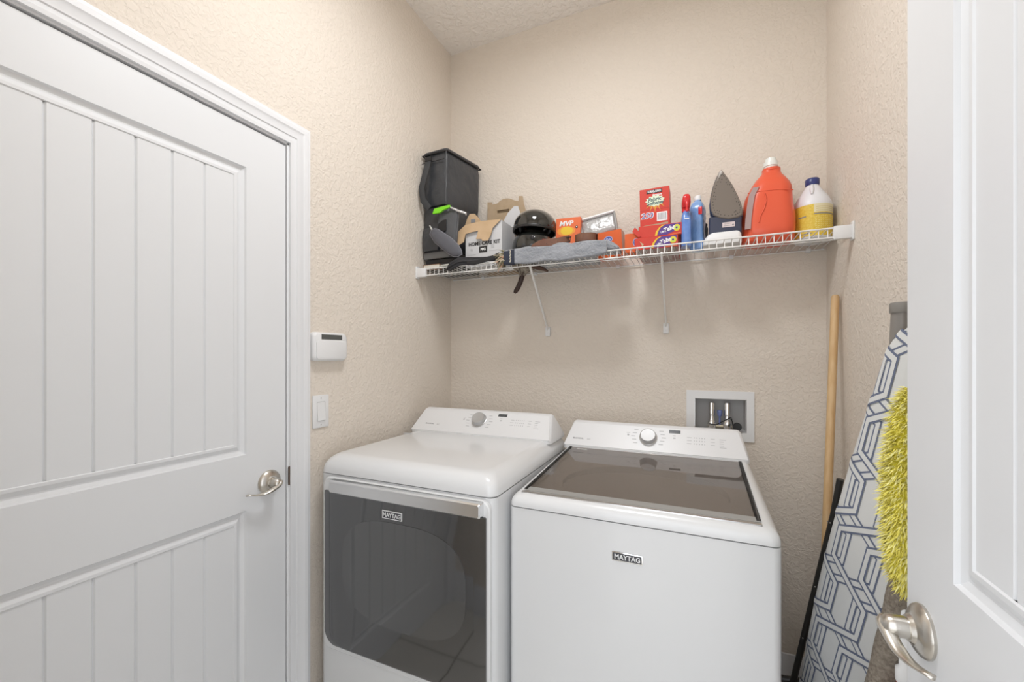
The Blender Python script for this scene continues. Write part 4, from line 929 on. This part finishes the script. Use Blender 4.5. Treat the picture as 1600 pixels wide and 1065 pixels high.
W('black_leg', G().tube([(.4005, 1.585, .98), (.389, 1.60, .87), (.345, 1.655, .56), (.300, 1.70, .25), (.272, 1.73, .03)], .0095, 14), mat('black_tube', (.030, .029, .027), .35), ib, 60)
g = G()
for t in (.14, .42, .66): 
    p = Vector((.398, 1.588, .95)).lerp(Vector((.285, 1.717, .15)), t); g.ell(p+Vector((-.004, -.0095, 0)), .0022, .0015, .0022, nu=8, nv=6)
W('rivets', g, M_silver, ib)
W('foot_bar', G().tube([(.255, 1.715, .235), (.33, 1.712, .245)], .011, 12), M_black, ib)
W('tip_leg', G().tube([(.433, 1.270, 1.30), (.432, 1.248, 1.462)], .0205, 24), mat('grey_leg', (.27, .25, .23), .35), ib, 60)
W('leg_cap', G().lathe([(.0225, 0), (.0235, .003), (.0235, .020), (.0215, .024), (.008, .025)], Matrix.Translation((.432, 1.248, 1.458)), 28), mat('grey_rubber', (.24, .225, .205), .5), ib, 50)
# yellow chenille duster on a stick
du = thing('fluffy_duster', 'bright yellow shaggy duster head on a pole behind the open door', 'duster', (.362, 1.00, 0))
g = G(); cz, hl = 1.112, .185
for i in range(8500):
    t = random.uniform(-1, 1); a = random.uniform(0, 2*PI); rad = .031*(1-abs(t)**3.2)**.5+.006
    if t > .2: rad *= 1-.45*(t-.2)
    p = Vector((.362+rad*math.cos(a), 1.00+rad*math.sin(a), cz+hl*t)); o_ = Vector((math.cos(a), math.sin(a), t*.5-.25)).normalized()
    L = random.uniform(.010, .017); sd = Vector((random.uniform(-1, 1), random.uniform(-1, 1), random.uniform(-1, 1)))*.008; wv = Vector((-math.sin(a), math.cos(a), random.uniform(-.6, .6)))*.0012
    q1, q2 = p+o_*L*.55+sd*.5, p+o_*L+sd+Vector((0, 0, -.004))
    g.add([p-wv, p+wv, q1+wv, q1-wv, q2], [(0, 1, 2, 3), (3, 2, 4)], random.choice((0, 0, 1)))
o = build('fringe', g.shift(-Vector(du.location)), [mat('yellow_yarn', (.93, .84, .17), .8), mat('yellow_yarn_light', (.97, .92, .38), .8)], du, 0); o['kind'] = 'stuff'
W('core', G().lathe([(.012, .93), (.036, .97), (.040, 1.11), (.030, 1.24), (.012, 1.30)], Matrix.Translation((.362, 1.00, 0)), 24), mat('yellow_core', (.70, .62, .05), .9), du, 60)
W('pole', G().tube([(.362, 1.00, 0), (.362, 1.00, .94)], .009, 12), M_plas, du, 60)
# brown carpeted tube
rl = thing('carpeted_post', 'brown carpet-wrapped post leaning behind the door handle', 'post', (.296, 1.262, 0))
a, b = Vector((.296, 1.262, .004)), Vector((.387, 1.060, .985)); R = []; pts = [a.lerp(b, i/40) for i in range(41)]
g = G(); t = (b-a).normalized(); e1 = Vector((1, 0, 0)); e1 = (e1-t*e1.dot(t)).normalized(); e2 = t.cross(e1)
for p in pts: R.append([p+(e1*math.cos(2*PI*j/32)+e2*math.sin(2*PI*j/32))*(.0270+random.uniform(-.0010, .0010)) for j in range(32)])
W('carpet_wrap', g.loft(R), mat('brown_carpet', (.20, .165, .13), .95, noise=(140, (.31, .27, .22)), bump=(260, .004, .9)), rl, 70)
W('end_cap', G().lathe([(.024, 0), (.024, .004), (.01, .006)], frame(b, e1, e2), 24), M_black, rl)
# red and white mop pole
rp = thing('red_mop_pole', 'red pole with a white plastic sleeve below the open door handle', 'mop pole', (.377, 1.066, 0))
W('red_shaft', G().lathe([(.017, .0), (.017, .722), (.010, .724)], Matrix.Translation((.377, 1.066, 0)), 24), mat('red_gloss', (.45, .03, .035), .3), rp, 50)
W('white_sleeve', G().lathe([(.0185, .718), (.0190, .722), (.0190, .742), (.0135, .748), (.0125, .860), (.010, .864)], Matrix.Translation((.377, 1.066, 0)), 24), M_plas, rp, 50)

# ------------------------------------------------------------------ ceiling lamp of the laundry
cl = thing('ceiling_lamp', 'flush round ceiling lamp above the appliances', 'ceiling lamp', (-.40, .92, ZC))
build('lamp_base', G().lathe([(.16, -.018), (.165, -.012), (.165, 0)], seg=40), M_nick, cl, 40)
build('glass_shade', G().lathe([(.002, -.075), (.06, -.072), (.11, -.058), (.14, -.038), (.15, -.018)], seg=40), mat('lit_opal_glass', (.9, .9, .88), .4, emit=((1, .97, .92), 2.5)), cl, 60)

# ------------------------------------------------------------------ pieces of a part become its sub-parts (all share the thing's frame)
SUB = {'door_glass': 'door', 'door_window': 'door', 'door_handle': 'door', 'logo_field': 'logo_plate', 'logo_lettering': 'logo_plate',
       'lid_side_trim': 'lid_glass', 'lid_front_band': 'lid_glass', 'lid_handle': 'lid_glass', 'lid_lettering': 'lid_glass', 'dial_ring': 'dial',
       'strap_buckle': 'shoulder_strap', 'bead_row': 'dark_border', 'steam_holes': 'soleplate', 'rating_label': 'heel_panel', 'label_print': 'heel_panel',
       'cycle_markings': 'control_fascia', 'power_marking': 'control_fascia', 'option_markings': 'control_fascia', 'start_marking': 'control_fascia',
       'printed_lettering': 'control_fascia', 'printed_suffix': 'control_fascia', 'brace_foot': 'support_brace', 'punched_holes': 'belt_end', 'rivets': 'black_leg',
       'leg_cap': 'tip_leg', 'emblem_letters': 'box_walls', 'handle_slot': 'handle_panel', 'slot_flap': 'handle_panel', 'rocker_gap': 'wall_plate', 'barcode': 'barcode_panel'}
stem = lambda o: o.name.split('.')[0]
for root in [o for o in bpy.data.objects if o.parent is None and o.type == 'EMPTY']:
    kids = list(root.children)
    for c in kids:
        par = SUB.get(stem(c)); cand = [k for k in kids if stem(k) == par]
        if cand:
            if len(cand) > 1:                    # two braces: take the nearer one
                cx = lambda o: sum(v.co.x for v in o.data.vertices)/len(o.data.vertices)
                cand.sort(key=lambda k: abs(cx(k)-cx(c)))
            c.parent = cand[0]
